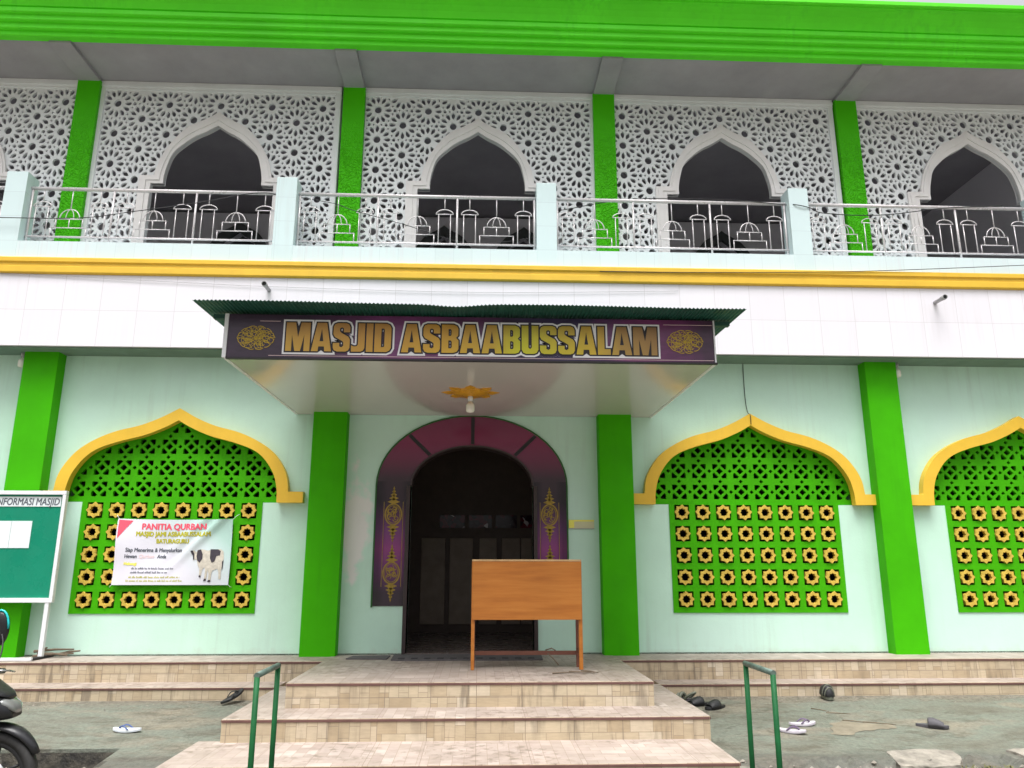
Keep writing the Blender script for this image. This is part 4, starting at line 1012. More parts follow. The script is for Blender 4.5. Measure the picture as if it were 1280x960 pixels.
rails = [(-5.872 + 0.13, -2.497 - 0.13, 'steel railing with dome and minaret motifs above the banner window'),
         (-2.497 + 0.13, 0.838 - 0.13, 'steel railing with dome and minaret motifs right above the middle of the signboard'),
         (0.838 + 0.13, 4.165 - 0.13, 'steel railing with dome and minaret motifs above the cracked arch window'),
         (4.165 + 0.13, 7.50 - 0.13, 'steel railing with dome and minaret motifs at the far right of the balcony'),
         (-9.2 + 0.13, -5.872 - 0.13, 'steel railing with dome and minaret motifs cut off at the left of the balcony')]
r0 = make_railing(rails[0][1] - rails[0][0])
for i, (a, b_, lab) in enumerate(rails):
    o = r0 if i == 0 else copy_tree(r0)
    o.location = ((a + b_) / 2, -0.275, 5.46); k = (b_ - a) / (rails[0][1] - rails[0][0]); o.scale = (k, 1, 1)
    tag(o, lab, 'railing', 'balcony railings with dome motifs')

# ------------------------------------------------------------------ cables
def cable(name, pts, r, lab, mat='cable'):
    o = MB().tube(crom3(pts, 8), r * 0.8, 6).build(name, M[mat]); tag(o, lab, 'cable', 'loose cables on the facade'); return o
cable('cable', [(-9.0, -0.45, 5.80), (-7.5, -0.46, 5.735), (-5.966, -0.46, 5.735), (-5.0, -0.45, 5.755), (-4.376, -0.42, 5.87), (-3.6, -0.36, 6.04), (-3.05, -0.302, 6.20), (-2.75, -0.300, 6.225), (-2.60, -0.28, 6.18)], 0.0075, 'thin black cable rising across the railing above the banner window')
cable('cable', [(-2.37, -0.25, 6.20), (-1.9, -0.31, 6.09), (-1.65, -0.31, 6.00), (-1.0, -0.305, 5.82), (-0.2, -0.25, 5.60), (0.3, -0.25, 5.63), (0.72, -0.25, 5.70)], 0.006, 'thin black cable sagging behind the railing over the signboard')
cable('cable', [(0.96, -0.24, 6.08), (2.0, -0.27, 6.262), (3.3, -0.30, 6.262), (4.02, -0.32, 6.20), (4.10, -0.412, 6.16), (4.30, -0.412, 6.12), (4.54, -0.33, 6.085), (5.30, -0.30, 6.09), (6.18, -0.30, 6.21), (7.0, -0.30, 6.262)], 0.0075, 'black cable wrapped around the parapet post right of the signboard')
cable('cable', [(1.5, -0.452, 5.16), (2.4, -0.452, 5.165), (3.86, -0.455, 5.19), (5.12, -0.455, 5.235), (7.04, -0.46, 5.345), (8.5, -0.46, 5.45)], 0.006, 'thin dark cable stretched along the yellow moulding')
cable('cable', [(-8.0, -0.418, 5.03), (-5.9, -0.418, 5.02), (-4.0, -0.415, 4.95), (-2.5, -0.415, 4.90), (0.0, -0.415, 4.87), (2.5, -0.415, 4.93)], 0.0035, 'pale thin cord hanging across the white tile band', 'pvc')
cable('cable', [(3.405, -0.01, 4.10), (3.40, -0.012, 3.9), (3.402, -0.012, 3.62), (3.415, -0.03, 3.45), (3.418, -0.106, 3.40), (3.42, -0.106, 3.28)], 0.006, 'short dark cable dropping down the wall onto the window arch apex')

# ------------------------------------------------------------------ number plate on wall
np_ = tag(empty('door_plate', (1.26, 0, 2.04)), 'small yellow and cream plate on the wall beside the entrance arch', 'plate')
MB().box(-0.155, 0.155, -0.014, 0.001, -0.05, 0.05).build('plate_panel', paint('cream_plate', (0.66, 0.64, 0.42), 0.5), np_)
MB().box(-0.155, 0.155, -0.017, -0.013, 0.032, 0.052).box(-0.155, -0.09, -0.0165, -0.013, -0.045, 0.032).build('yellow_edge', M['ink_yellow'], np_)
MB().box(-0.155, 0.155, -0.022, -0.001, -0.058, -0.05).build('metal_lip', M['pvc'], np_)

# ------------------------------------------------------------------ banner
BX0, BX1, BZ0, BZ1 = -4.262, -2.922, 1.322, 2.085
def bwave(u, v):
    y = -0.062 - 0.014 * math.sin(u * 9 + v * 2) * (0.3 + 0.7 * v * (1 - v) * 4) - 0.006 * math.sin(u * 4.2 - v * 7)
    d = (1 - u) - (1 - v) * 0.55            # pull fold from the right-hand top corner
    y -= 0.024 * math.exp(-((d - 0.10) / 0.05) ** 2) * max(0, min(1, v * 1.4)) + 0.018 * math.exp(-((d - 0.24) / 0.06) ** 2) * max(0, min(1, v * 1.2 - 0.1))
    return y
def bmap(u, v, lift=0.0):
    sag = 0.012 * math.sin(math.pi * u)
    return (BX0 + (BX1 - BX0) * u + 0.006 * math.sin(v * 5), bwave(u, v) - lift, BZ0 + (BZ1 - BZ0) * v - sag * v)
ban = None
mb = MB(); nu, nv = 60, 36
vs_ = [bmap(i / nu, j / nv) for j in range(nv + 1) for i in range(nu + 1)]; n1 = len(vs_); q = nu + 1
vs2 = [(x, y + 0.002, z) for x, y, z in vs_]
fs = [(j * q + i, j * q + i + 1, (j + 1) * q + i + 1, (j + 1) * q + i) for j in range(nv) for i in range(nu)]
mb.add(vs_, fs, 0, True); mb.add(vs2, [tuple(reversed(f)) for f in fs], 0, True)
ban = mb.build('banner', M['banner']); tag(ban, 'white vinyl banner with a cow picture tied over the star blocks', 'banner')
def on_banner(me, mat, name, lift=0.003):
    for v in me.vertices:
        v.co = bmap(v.co.x, v.co.z, lift - v.co.y * 0.3)
    return mesh_obj(name, me, mat, ban)
A_ = (BX1 - BX0) / (BZ1 - BZ0)
def btext(body, u0, u1, v0, hv, mat, off=0.0, lift=0.003, shear=0.0, name='printed_text'):
    me = fit_text(body, u0 * A_, u1 * A_, v0, hv, 0.001, off, shear)
    for v in me.vertices: v.co.x /= A_
    return on_banner(me, mat, name, lift)
btext('PANITIA QURBAN', 0.215, 0.78, 0.845, 0.095, M['ink_red'], 0.006)
btext('MASJID JAMI ASBAABUSSALAM', 0.17, 0.82, 0.742, 0.072, M['ink_olive'], 0.006)
btext('BATURAGURU', 0.345, 0.635, 0.635, 0.068, M['ink_olive'], 0.006)
btext('Siap Menerima & Menyalurkan', 0.09, 0.575, 0.50, 0.062, M['ink_grey'], 0.003, shear=0.1)
btext('Hewan', 0.085, 0.19, 0.405, 0.058, M['ink_grey'], 0.003, shear=0.1)
btext('Qurban', 0.21, 0.335, 0.405, 0.058, M['ink_pink'], 0.001, shear=0.1)
btext('Anda', 0.36, 0.44, 0.405, 0.058, M['ink_grey'], 0.003, shear=0.1)
btext('Hubungi', 0.085, 0.195, 0.30, 0.042, M['ink_yellow'], 0.006)
def small_print(u0, u1, v0, hv, mat, seed):
    """a line of print too small to read: rows of letter-sized strokes in word groups"""
    rd_ = random.Random(seed); mb = MB(); u = u0
    while u < u1:
        for k in range(rd_.randint(3, 9)):
            if u > u1: break
            w_ = rd_.uniform(0.0028, 0.0046); h_ = hv * rd_.choice((0.62, 0.62, 0.68, 1.0))
            mb.add([(u, 0, v0), (u + w_, 0, v0), (u + w_, 0, v0 + h_), (u, 0, v0 + h_)], [(0, 1, 2, 3)]); u += w_ + 0.0022
        u += 0.007
    me = bpy.data.meshes.new('printed_text'); me.from_pydata(mb.v, [], mb.f)
    on_banner(me, mat, 'printed_text')
small_print(0.155, 0.51, 0.235, 0.030, M['ink_grey'], 1)
small_print(0.150, 0.46, 0.175, 0.030, M['ink_grey'], 2)
small_print(0.14, 0.575, 0.105, 0.030, M['ink_olive'], 3)
small_print(0.12, 0.60, 0.05, 0.030, M['ink_olive'], 4)
def bpoly(polys, mat, lift, name):
    mes = []
    mb = MB()
    for pl in polys:
        mb.add([(x, 0, z) for x, z in pl], [tuple(range(len(pl)))])
    me = bpy.data.meshes.new(name); me.from_pydata(mb.v, [], mb.f)
    bm = bmesh.new(); bm.from_mesh(me); bmesh.ops.triangulate(bm, faces=bm.faces)
    bmesh.ops.subdivide_edges(bm, edges=bm.edges, cuts=3, use_grid_fill=True); bm.to_mesh(me); bm.free()
    return on_banner(me, mat, name, lift)
bpoly([[(0.012, 0.985), (0.135, 0.975), (0.012, 0.70)]], M['ink_red'], 0.003, 'red_corner')
def cw(pts): return [(0.655 + x * 0.295, 0.045 + z * 0.50) for x, z in pts]
bpoly([cw([(0.02, 0.93), (0.10, 0.97), (0.16, 0.90), (0.22, 0.98), (0.34, 0.99), (0.50, 0.95), (0.66, 0.98), (0.88, 0.99), (0.96, 0.92), (0.98, 0.70), (0.95, 0.50), (0.93, 0.32), (0.94, 0.10), (0.88, 0.08), (0.86, 0.30), (0.82, 0.40), (0.68, 0.34), (0.66, 0.26), (0.65, 0.02), (0.58, 0.02), (0.58, 0.25), (0.54, 0.36), (0.52, 0.06), (0.46, 0.06), (0.47, 0.34), (0.44, 0.45), (0.38, 0.36), (0.36, 0.18), (0.30, 0.18), (0.30, 0.40), (0.24, 0.50), (0.20, 0.66), (0.14, 0.70), (0.10, 0.64), (0.08, 0.78)])], M['cowwhite'], 0.004, 'printed_cow')
for p in ([(0.20, 0.96), (0.30, 0.99), (0.36, 0.84), (0.36, 0.70), (0.28, 0.58), (0.21, 0.66), (0.18, 0.78)], [(0.58, 0.99), (0.80, 0.985), (0.88, 0.93), (0.86, 0.80), (0.76, 0.78), (0.72, 0.62), (0.64, 0.58), (0.58, 0.72)], [(0.0, 0.95), (0.06, 0.96), (0.11, 0.86), (0.12, 0.70), (0.085, 0.66), (0.07, 0.80), (0.02, 0.88)], [(0.46, 0.10), (0.52, 0.10), (0.52, 0.04), (0.44, 0.02)], [(0.58, 0.06), (0.65, 0.06), (0.65, 0.0), (0.56, 0.0)], [(0.30, 0.20), (0.35, 0.20), (0.35, 0.14), (0.30, 0.14)], [(0.94, 0.62), (0.98, 0.66), (0.97, 0.40), (0.945, 0.36)]): bpoly([cw(p)], M['cowblack'], 0.006, 'printed_cow_patch')
mb = MB()
for (x, z, dx, dz) in ((BX0, BZ1, -0.05, 0.06), (BX1, BZ1, 0.05, 0.06), (BX0, BZ0, -0.04, -0.03), (BX1, BZ0, 0.03, -0.03)):
    mb.tube([(x + 0.01 * (1 if dx < 0 else -1), -0.052, z - (0.01 if dz > 0 else -0.01)), (x + dx * 0.5, -0.045, z + dz * 0.5), (x + dx, -0.01, z + dz)], 0.003, 5)
mb.build('tie_cord', M['framewhite'], ban)

# ------------------------------------------------------------------ notice board
nbx0, nbx1, nby = -6.15, -4.775, -0.30
nb = tag(empty('notice_board', (0, 0, 0)), 'green notice board in a white metal frame standing on the plinth', 'notice board')
MB().box(nbx0 + 0.03, nbx1 - 0.03, nby + 0.012, nby + 0.03, 1.18, 2.345).build('green_panel', M['boardgreen'], nb)
MB().box(nbx0 + 0.06, nbx1 - 0.062, nby + 0.006, nby + 0.0115, 2.205, 2.318).build('header_strip', M['paper'], nb)
me = fit_text('INFORMASI MASJID', -5.575, -4.85, 2.222, 0.082, 0.001, 0.0025, 0.12)
mesh_obj('lettering', me, M['ink_grey'], nb, (0, nby + 0.0045, 0))
mb = MB()
mb.box(nbx0, nbx1, nby - 0.02, nby + 0.04, 2.34, 2.385); mb.box(nbx0, nbx1, nby - 0.02, nby + 0.04, 1.135, 1.185)
mb.box(nbx0, nbx0 + 0.045, nby - 0.019, nby + 0.039, 1.186, 2.339); mb.box(nbx1 - 0.04, nbx1, nby - 0.019, nby + 0.039, 1.186, 2.339)
mb.build('frame', M['framewhite'], nb, bevel=0.004)
for x in (nbx0 + 0.0225, nbx1 - 0.055):
    MB().box(x - 0.0225, x + 0.0225, nby - 0.015, nby + 0.035, 0.56, 1.136).build('leg', M['framewhite'], nb, bevel=0.004)
    MB().box(x - 0.02, x + 0.022, nby - 0.17, nby + 0.26, 0.537, 0.562).build('foot', M['ink_dark'], nb, bevel=0.003)
MB().box(nbx0, nbx1 - 0.04, nby - 0.205, nby - 0.172, 0.537, 0.567).build('base_bar', M['framewhite'], nb, bevel=0.003)
for (x0, x1) in ((-5.80, -5.362), (-5.358, -5.13)):
    sh = MB().box(x0, x1, nby + 0.007, nby + 0.0118, 1.735, 2.04).build('paper_sheet', M['paper'], nb)

# twigs by the notice board foot and on the landing, sticks on the ground
def twigs(name, segs, lab, r=0.012):
    mb = MB()
    for i, (a, b_) in enumerate(segs):
        a, b_ = Vector(a), Vector(b_); m_ = (a + b_) / 2 + Vector((0, 0, r * 0.6))
        mb.tube([a, m_, b_], [r, r * 0.8, r * 0.5], 6)
    return tag(mb.build(name, M['twig']), lab, 'sticks')
twigs('stick_bundle', [((-4.97, -0.19, 0.55), (-4.56, -0.12, 0.575)), ((-4.95, -0.13, 0.575), (-4.6, -0.18, 0.56)), ((-4.98, -0.16, 0.60), (-4.58, -0.08, 0.615)), ((-4.90, -0.12, 0.60), (-4.84, -0.16, 0.64)), ((-4.75, -0.06, 0.56), (-4.50, -0.10, 0.60))], 'bundle of dry sticks lying at the foot of the notice board', 0.016)
twigs('loose_sticks', [((0.72, -1.78, 0.543), (1.10, -1.70, 0.545)), ((0.88, -1.74, 0.553), (1.12, -1.80, 0.547)), ((1.0, -1.72, 0.56), (1.16, -1.77, 0.546))], 'thin broken sticks lying by the wooden stand leg', 0.007)
twigs('loose_sticks', [((3.44, -1.875, 0.128), (3.62, -1.955, 0.120)), ((3.60, -1.945, 0.122), (3.87, -2.035, 0.113)), ((3.40, -1.62, 0.148), (3.62, -1.665, 0.144)), ((3.32, -1.46, 0.163), (3.45, -1.575, 0.152))], 'broken thin sticks scattered on the worn cement patch', 0.005)

# ------------------------------------------------------------------ wooden stand
ws = tag(empty('wooden_stand', (0, 0, 0)), 'orange plywood board on wooden legs standing in front of the doorway', 'wooden stand')
yb = -1.50
MB().box(-0.052, 1.048, yb, yb + 0.022, 1.012, 1.582).build('board', M['wood'], ws, bevel=0.003)
MB().box(-0.058, 1.052, yb - 0.003, yb + 0.03, 1.583, 1.600).build('edge_strip', paint('pale_edge', (0.60, 0.40, 0.20), 0.5, 0.3, 14), ws)
mb = MB(); mb.box(-0.06, -0.026, yb + 0.023, yb + 0.06, 0.537, 1.582); mb.build('leg', M['wood'], ws, bevel=0.003)
mb = MB(); mb.box(1.018, 1.056, yb + 0.023, yb + 0.065, 0.537, 1.582); mb.build('leg', M['wood'], ws, bevel=0.003)
for x in (-0.055, 1.015): MB().box(x, x + 0.034, yb + 0.23, yb + 0.265, 0.537, 1.40).build('leg', M['redwood'], ws, bevel=0.003)
for z in (0.575, 1.15):
    for x in (-0.05, 1.022): MB().box(x, x + 0.022, yb + 0.066, yb + 0.229, z + 0.12, z + 0.155).build('brace', M['redwood'], ws)
MB().box(-0.02, 1.014, yb + 0.235, yb + 0.262, 0.655, 0.695).build('crossbar', M['redwood'], ws, bevel=0.003)
mb = MB().tube([(0.70, yb + 0.25, 0.70), (0.76, yb + 0.22, 0.72), (0.80, yb + 0.25, 0.70), (0.77, yb + 0.27, 0.66), (0.72, yb + 0.23, 0.67), (0.78, yb + 0.225, 0.62), (0.83, yb + 0.22, 0.56)], 0.007, 5)
mb.build('cord_knot', M['twig'], ws)

# ------------------------------------------------------------------ mats
def mat_(name, pts, th, mat, lab, blocks=False):
    o = tag(empty(name, (0, 0, 0)), lab, 'doormat')
    z = 0.537
    a = [(x, y, z) for x, y in pts]; b_ = [(x, y, z + th) for x, y in pts]
    MB().loft([a, b_], smooth=False).build('mat_sheet', M[mat], o)
    if blocks:
        for k in range(11):
            x = -0.86 + k * 0.142
            MB().box(x, x + 0.072, -0.63, -0.53, z + th, z + th + 0.004).build('dark_block', M['matblack'], o)
    return o
mat_('doormat', [(-0.93, -0.66), (-0.60, -0.68), (-0.2, -0.66), (0.3, -0.68), (0.72, -0.66), (0.74, -0.16), (0.2, -0.13), (-0.4, -0.15), (-0.95, -0.14)], 0.016, 'matgrey', 'long worn grey mat with a row of black blocks before the doorway', True)
mat_('doormat', [(-1.44, -0.50), (-0.99, -0.53), (-0.985, -0.20), (-1.40, -0.22)], 0.012, 'matgrey', 'small plain grey mat on the landing beside the pillar')

# ------------------------------------------------------------------ pipe handrails
def handrail(x, lab):
    h = tag(empty('handrail', (x, 0, 0)), lab, 'handrail', 'green pipe handrails'); sgn = 1 if x < 0 else -1
    yn, yf, zt = -4.60, -4.11, 0.900
    lean = 0.0
    for y in (yn, yf):
        MB().tube([(0, y, -0.02), (0, y, zt - 0.02)], 0.0170, 12).build('post', M['pipegreen'], h)
    MB().tube([(0, yn - 0.012, zt - 0.012), (0, yf + 0.012, zt - 0.012)], 0.0178, 12).build('grip_bar', paint('worn_pipe', (0.13, 0.19, 0.16), 0.5, 0.5, 14, metal=0.3), h)
    return h
handrail(-1.30, 'green pipe handrail on the banner side of the steps')
handrail(1.805, 'green pipe handrail on the side of the scattered sandals')

# ------------------------------------------------------------------ footwear
def sole_pts(Ln, W, n=28):
    out = []
    for k in range(n):
        t = 2 * math.pi * k / n; c, s_ = math.cos(t), math.sin(t)
        x = Ln / 2 * c; wd = W / 2 * (0.80 + 0.20 * c - 0.10 * math.cos(2 * t + 0.0))
        out.append((x, wd * (abs(s_) ** 0.8) * (1 if s_ >= 0 else -1)))
    return out
def place(o, x, y, rz, tilt=(0, 0), dz=0.0):
    o.location = (x, y, gz(x, y) + dz); o.rotation_euler = (tilt[0], tilt[1] , R(rz))
def flipflop(lab, sole, strap, x, y, rz, tilt=(0, 0), dz=0.002, grp='flip flops left on the yard', Ln=0.26):
    o = tag(empty('flip_flop'), lab, 'flip flop', grp); P = sole_pts(Ln, 0.10)
    def bend(px): return 0.014 * (px / (Ln / 2)) ** 2
    MB().loft([[(a, b_, bend(a)) for a, b_ in P], [(a * 1.01, b_ * 1.03, 0.010 + bend(a)) for a, b_ in P], [(a, b_, 0.021 + bend(a)) for a, b_ in P]], smooth=False).build('sole', M[sole], o)
    mb = MB()
    for s_ in (-1, 1):
        mb.tube(crom3([(0.075, 0.004, 0.022), (0.062, s_ * 0.012, 0.040), (0.02, s_ * 0.034, 0.052), (-0.03, s_ * 0.043, 0.022)], 5), [0.0065] * 16, 6)
    mb.build('strap', M[strap], o); place(o, x, y, rz, tilt, dz); return o
def slide(lab, x, y, rz, sole='slip_grey', band='slip_grey', Ln=0.27, grp='slide sandals left on the yard'):
    o = tag(empty('slide_sandal'), lab, 'sandal', grp); P = sole_pts(Ln, 0.105)
    MB().loft([[(a, b_, 0) for a, b_ in P], [(a * 1.01, b_ * 1.03, 0.012) for a, b_ in P], [(a, b_, 0.026) for a, b_ in P]], smooth=False).build('sole', M[sole], o)
    rings = []
    for px, hh, ww in ((-0.035, 0.066, 0.054), (-0.02, 0.074, 0.057), (0.01, 0.074, 0.058), (0.05, 0.060, 0.057), (0.085, 0.042, 0.053), (0.095, 0.034, 0.050)):
        pass
        ou = [(px, ww * math.cos(math.pi * k / 10), 0.012 + hh * math.sin(math.pi * k / 10) ** 0.8) for k in range(11)]
        inn = [(px, (ww - 0.006) * math.cos(math.pi * k / 10), 0.012 + (hh - 0.006) * math.sin(math.pi * k / 10) ** 0.8) for k in range(10, -1, -1)]
        rings.append(ou + inn)
    MB().loft(rings, smooth=True).build('band', M[band], o); place(o, x, y, rz, (0, 0), 0.001); return o
def strap_sandal(lab, x, y, rz, strap='black', sole='black', grp='strap sandals beside the steps'):
    o = tag(empty('strap_sandal'), lab, 'sandal', grp); P = sole_pts(0.26, 0.10)
    MB().loft([[(a, b_, 0) for a, b_ in P], [(a * 1.02, b_ * 1.03, 0.014) for a, b_ in P], [(a, b_, 0.03 + 0.01 * max(0, -a / 0.13)) for a, b_ in P]], smooth=False).build('sole', M[sole], o)
    mb = MB()
    for px, hh in ((0.07, 0.045), (0.03, 0.06)):
        mb.tube([(px, 0.05 * math.cos(math.pi * k / 8), 0.02 + hh * math.sin(math.pi * k / 8)) for k in range(9)], 0.017, 6)
    mb.tube(crom3([(-0.02, 0.045, 0.03), (-0.08, 0.04, 0.075), (-0.125, 0, 0.10), (-0.08, -0.04, 0.075), (-0.02, -0.045, 0.03)], 5), 0.013, 6)
    mb.build('strap', M[strap], o); place(o, x, y, rz, (0, 0), 0.001); return o
flipflop('white flip flop with blue straps lying alone on the banner side', 'slip_white', 'slip_blue', -3.07, -2.06, 172)
flipflop('lilac flip flop, the farther one of the purple strapped pair', 'slip_lilac', 'slip_purple', 2.99, -2.03, 8)
flipflop('lilac flip flop, the nearer one of the purple strapped pair', 'slip_lilac', 'slip_purple', 2.80, -2.24, -32)
slide('dark grey slide sandal lying alone on the green cement', 4.16, -2.12, -28)
flipflop('black flip flop leaning on the plinth beside the steps on the banner side', 'black', 'black', -2.45, -1.12, 48, (0, R(-24)), 0.05, 'flip flops left on the yard')
slide('black slide sandal, outermost of the heap beside the steps', 2.37, -1.43, -150, 'black', 'black', 0.27, 'dark sandals heaped beside the steps')
slide('black slide sandal in the middle of the heap beside the steps', 2.24, -1.31, -168, 'black', 'black', 0.27, 'dark sandals heaped beside the steps')
strap_sandal('olive grey strap sandal in the heap, near the tiled riser', 2.14, -1.16, 130, 'slip_olive', 'slip_grey', 'dark sandals heaped beside the steps')

# clog propped on the riser, toe towards the yard
cl = tag(empty('rubber_clog'), 'dark rubber clog standing alone against the plinth riser', 'clog')
P = sole_pts(0.25, 0.115)
MB().loft([[(a, b_, 0) for a, b_ in P], [(a, b_ * 1.03, 0.024) for a, b_ in P]], smooth=False).build('sole', M['slip_olive'], cl)
rings = []
for px, hh in ((-0.122, 0.045), (-0.10, 0.062), (-0.05, 0.072), (0.0, 0.085), (0.04, 0.082), (0.08, 0.066), (0.11, 0.045), (0.124, 0.02)):
    ww = 0.060 * math.sqrt(max(0.05, 1 - (px / 0.128) ** 2)) + 0.004
    rings.append([(px, ww * math.cos(math.pi * k / 12), 0.022 + hh * math.sin(math.pi * k / 12)) for k in range(13)])
up_ = MB().loft(rings, smooth=True).build('upper', M['black'], cl)
for px, hh in ((0.045, 0.084), (0.085, 0.066)):
    ww = 0.060 * math.sqrt(max(0.05, 1 - (px / 0.128) ** 2)) + 0.006
    MB().tube([(px, ww * math.cos(math.pi * k / 12), 0.022 + hh * math.sin(math.pi * k / 12)) for k in range(13)], 0.006, 6).build('stripe', M['slip_olive'], up_)
cl.location = (3.65, -1.09, gz(0, -1.1) + 0.014); cl.rotation_euler = (0, R(7), R(-90)); cl.scale = (0.8, 1.02, 1.3)

# ------------------------------------------------------------------ motorbike
def motorbike():
    b_ = tag(empty('motorbike', (-2.92, -4.30, 0.0)), 'black scooter style motorbike parked at the edge of the yard, cut off by the frame', 'motorbike')
    r = 0.262; wb = 1.24; zc = 0.275
    def wheel(x):
        w_ = MB().lathe([(0.205, -0.03), (0.235, -0.042), (0.258, -0.032), (0.263, 0.0), (0.258, 0.032), (0.235, 0.042), (0.205, 0.03), (0.205, -0.03)], (0, 0, 0), 'y', 40).build('wheel', M['tyre'], b_, loc=(x, 0, zc))
        mb = MB(); mb.lathe([(0.206, -0.028), (0.190, -0.032), (0.178, -0.02), (0.178, 0.02), (0.190, 0.032), (0.206, 0.028)], (0, 0, 0), 'y', 36)
        for k in range(5):
            t = 2 * math.pi * k / 5 + 0.3
            for d in (-0.13, 0.13): mb.tube([(0.03 * math.cos(t + d * 3), 0, 0.03 * math.sin(t + d * 3)), (0.185 * math.cos(t + d), 0, 0.185 * math.sin(t + d))], 0.009, 6)
        mb.lathe([(0.0, -0.05), (0.04, -0.05), (0.045, -0.02), (0.045, 0.02), (0.04, 0.05), (0.0, 0.05)], (0, 0, 0), 'y', 18)
        mb.build('rim', M['bikeblack'], w_)
        MB().lathe([(0.05, -0.040), (0.105, -0.040), (0.105, -0.036), (0.05, -0.036), (0.05, -0.040)], (0, 0, 0), 'y', 28).build('brake_disc', M['chrome'], w_)
        return w_
    wheel(0.0); wheel(-wb)
    for s_ in (-1, 1):
        MB().tube([(0.0, s_ * 0.075, zc), (-0.075, s_ * 0.075, 0.55), (-0.115, s_ * 0.07, 0.68)], [0.020, 0.022, 0.024], 10).build('fork', M['chrome'], b_)
    # fender follows the tyre
    rings = []
    for k in range(15):
        t = R(28 + 128 * k / 14); rr = 0.292 + 0.012 * math.sin(k * 0.22); hw = 0.062 * (0.35 + 0.65 * min(1, k / 4))
        cx, cz = rr * math.cos(t), zc + rr * math.sin(t); d = Vector((math.cos(t), 0, math.sin(t)))
        ring = []
        for j in range(9):
            a = math.pi * j / 8; ring.append(Vector((cx, hw * math.cos(a), cz)) + d * (0.032 * math.sin(a) - 0.02))
        for j in range(8, -1, -1):
            a = math.pi * j / 8; ring.append(Vector((cx, (hw - 0.004) * math.cos(a), cz)) + d * (0.032 * math.sin(a) - 0.024))
        rings.append(ring)
    MB().loft(rings).build('fender', M['bikeblack'], b_)
    def ov(x, zc_, hz, hy, n=16, e=0.75):
        return [(x, hy * (abs(math.cos(2 * math.pi * k / n)) ** e) * (1 if math.cos(2 * math.pi * k / n) >= 0 else -1), zc_ + hz * (abs(math.sin(2 * math.pi * k / n)) ** e) * (1 if math.sin(2 * math.pi * k / n) >= 0 else -1)) for k in range(n)]
    MB().loft([ov(0.10, 0.635, 0.012, 0.05), ov(0.075, 0.655, 0.045, 0.09), ov(0.02, 0.675, 0.075, 0.125), ov(-0.07, 0.70, 0.10, 0.15), ov(-0.17, 0.72, 0.12, 0.155), ov(-0.24, 0.72, 0.11, 0.13)]).build('fairing', M['bikeblack'], b_)
    MB().loft([ov(0.106, 0.655, 0.010, 0.035), ov(0.090, 0.678, 0.024, 0.065), ov(0.05, 0.703, 0.027, 0.09), ov(0.0, 0.715, 0.025, 0.10)]).build('headlight', M['lens'], b_)
    for s_ in (-1, 1):
        MB().add([(0.05, s_ * 0.098, 0.640), (-0.04, s_ * 0.145, 0.665), (-0.17, s_ * 0.160, 0.69), (-0.19, s_ * 0.160, 0.735), (-0.05, s_ * 0.151, 0.72), (0.055, s_ * 0.10, 0.665)], [(0, 1, 2, 3, 4, 5)]).build('side_panel', M['bikegrey'], b_)
    MB().loft([ov(0.06, 0.735, 0.006, 0.04), ov(0.02, 0.755, 0.012, 0.09), ov(-0.06, 0.79, 0.02, 0.12), ov(-0.14, 0.835, 0.03, 0.13), ov(-0.20, 0.85, 0.035, 0.10)]).build('cowl', M['bikeblack'], b_)
    MB().tube(crom3([(-0.22, -0.33, 0.845), (-0.19, -0.26, 0.855), (-0.19, -0.12, 0.865), (-0.20, 0, 0.86), (-0.19, 0.12, 0.865), (-0.19, 0.26, 0.855), (-0.22, 0.33, 0.845)], 5), 0.013, 10).build('handlebar', M['chrome'], b_)
    for s_ in (-1, 1):
        MB().tube([(-0.195, s_ * 0.25, 0.856), (-0.225, s_ * 0.36, 0.843)], 0.018, 10).build('grip', M['black'], b_)
        MB().tube([(-0.165, s_ * 0.20, 0.862), (-0.135, s_ * 0.27, 0.855), (-0.15, s_ * 0.36, 0.838)], 0.006, 6).build('brake_lever', M['chrome'], b_)
    for s_ in (-1, 1):
        mr = MB().tube(crom3([(-0.20, s_ * 0.20, 0.86), (-0.19, s_ * 0.24, 0.95), (-0.21, s_ * 0.28, 1.03), (-0.235, s_ * 0.30, 1.08)], 5), 0.006, 6).build('mirror_stem', M['black'], b_)
        rings = []
        for y, k in ((-0.018, 0.5), (-0.012, 0.85), (0.0, 1.0), (0.012, 0.98), (0.014, 0.9)):
            rings.append([(-0.265 + k * 0.058 * math.cos(2 * math.pi * q / 20) + y * 0.5, s_ * 0.31 + y, 1.115 + k * 0.115 * math.sin(2 * math.pi * q / 20)) for q in range(20)])
        MB().loft(rings).build('mirror_head', M['bikeblack'], mr)
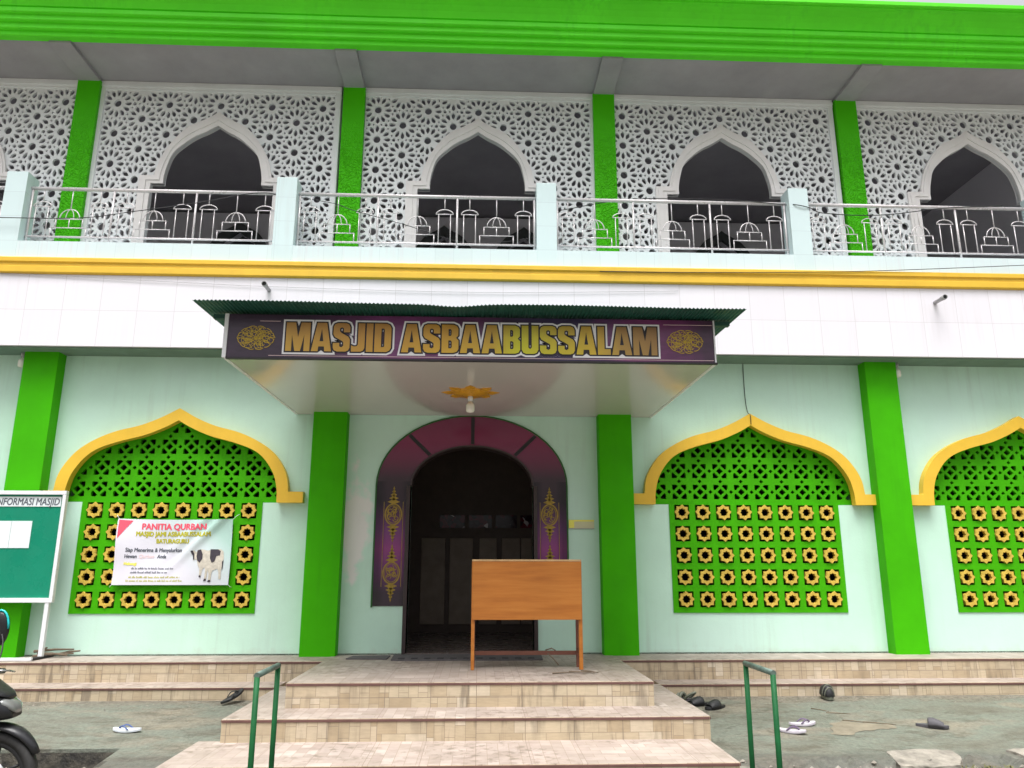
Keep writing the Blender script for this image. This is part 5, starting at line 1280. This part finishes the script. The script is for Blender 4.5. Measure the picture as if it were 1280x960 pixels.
        MB().tube([(-0.265 + 0.061 * math.cos(2 * math.pi * q / 20), s_ * 0.31 - 0.004, 1.115 + 0.118 * math.sin(2 * math.pi * q / 20)) for q in range(0, 8)], 0.007, 6).build('teal_reflection', M['teal'], mr)  # coloured arc imitates the cyan reflection along the mirror edge
    MB().tube(crom3([(-0.19, -0.10, 0.87), (-0.14, -0.13, 0.96), (-0.11, -0.14, 1.01), (-0.065, -0.14, 1.02)], 5), 0.004, 6).build('cable_loop', M['black'], b_)
    MB().loft([ov(-0.24, 0.60, 0.20, 0.17), ov(-0.28, 0.52, 0.26, 0.19), ov(-0.32, 0.44, 0.24, 0.16)]).build('leg_shield', M['bikegrey'], b_)
    MB().loft([ov(-0.30, 0.33, 0.04, 0.12), ov(-0.50, 0.30, 0.045, 0.13), ov(-0.66, 0.33, 0.06, 0.13)]).build('floorboard', M['black'], b_)
    MB().loft([ov(-0.62, 0.45, 0.14, 0.11), ov(-0.78, 0.55, 0.17, 0.13), ov(-1.05, 0.62, 0.14, 0.13), ov(-1.40, 0.70, 0.07, 0.09), ov(-1.55, 0.74, 0.03, 0.05)]).build('body_panel', M['bikeblack'], b_)
    MB().loft([ov(-0.62, 0.70, 0.02, 0.08), ov(-0.72, 0.735, 0.045, 0.12), ov(-1.0, 0.755, 0.05, 0.14), ov(-1.20, 0.80, 0.045, 0.13), ov(-1.42, 0.815, 0.03, 0.09)]).build('seat', M['black'], b_)
    MB().loft([ov(-0.62, 0.27, 0.08, 0.10), ov(-0.85, 0.28, 0.10, 0.12), ov(-1.2, 0.28, 0.07, 0.10)]).build('engine', M['pvc'], b_)
    MB().tube([(-0.75, -0.13, 0.22), (-1.0, -0.16, 0.24), (-1.15, -0.17, 0.28), (-1.50, -0.18, 0.36)], [0.016, 0.03, 0.05, 0.052], 12).build('exhaust', M['chrome'], b_)
    MB().loft([ov(-1.53, 0.72, 0.02, 0.04), ov(-1.58, 0.71, 0.03, 0.06), ov(-1.60, 0.70, 0.02, 0.04)]).build('tail_light', M['ink_red'], b_)
    MB().tube([(-0.70, 0.14, 0.24), (-0.80, 0.22, 0.012)], 0.010, 8).build('kick_stand', M['chrome'], b_)
    return b_
motorbike()
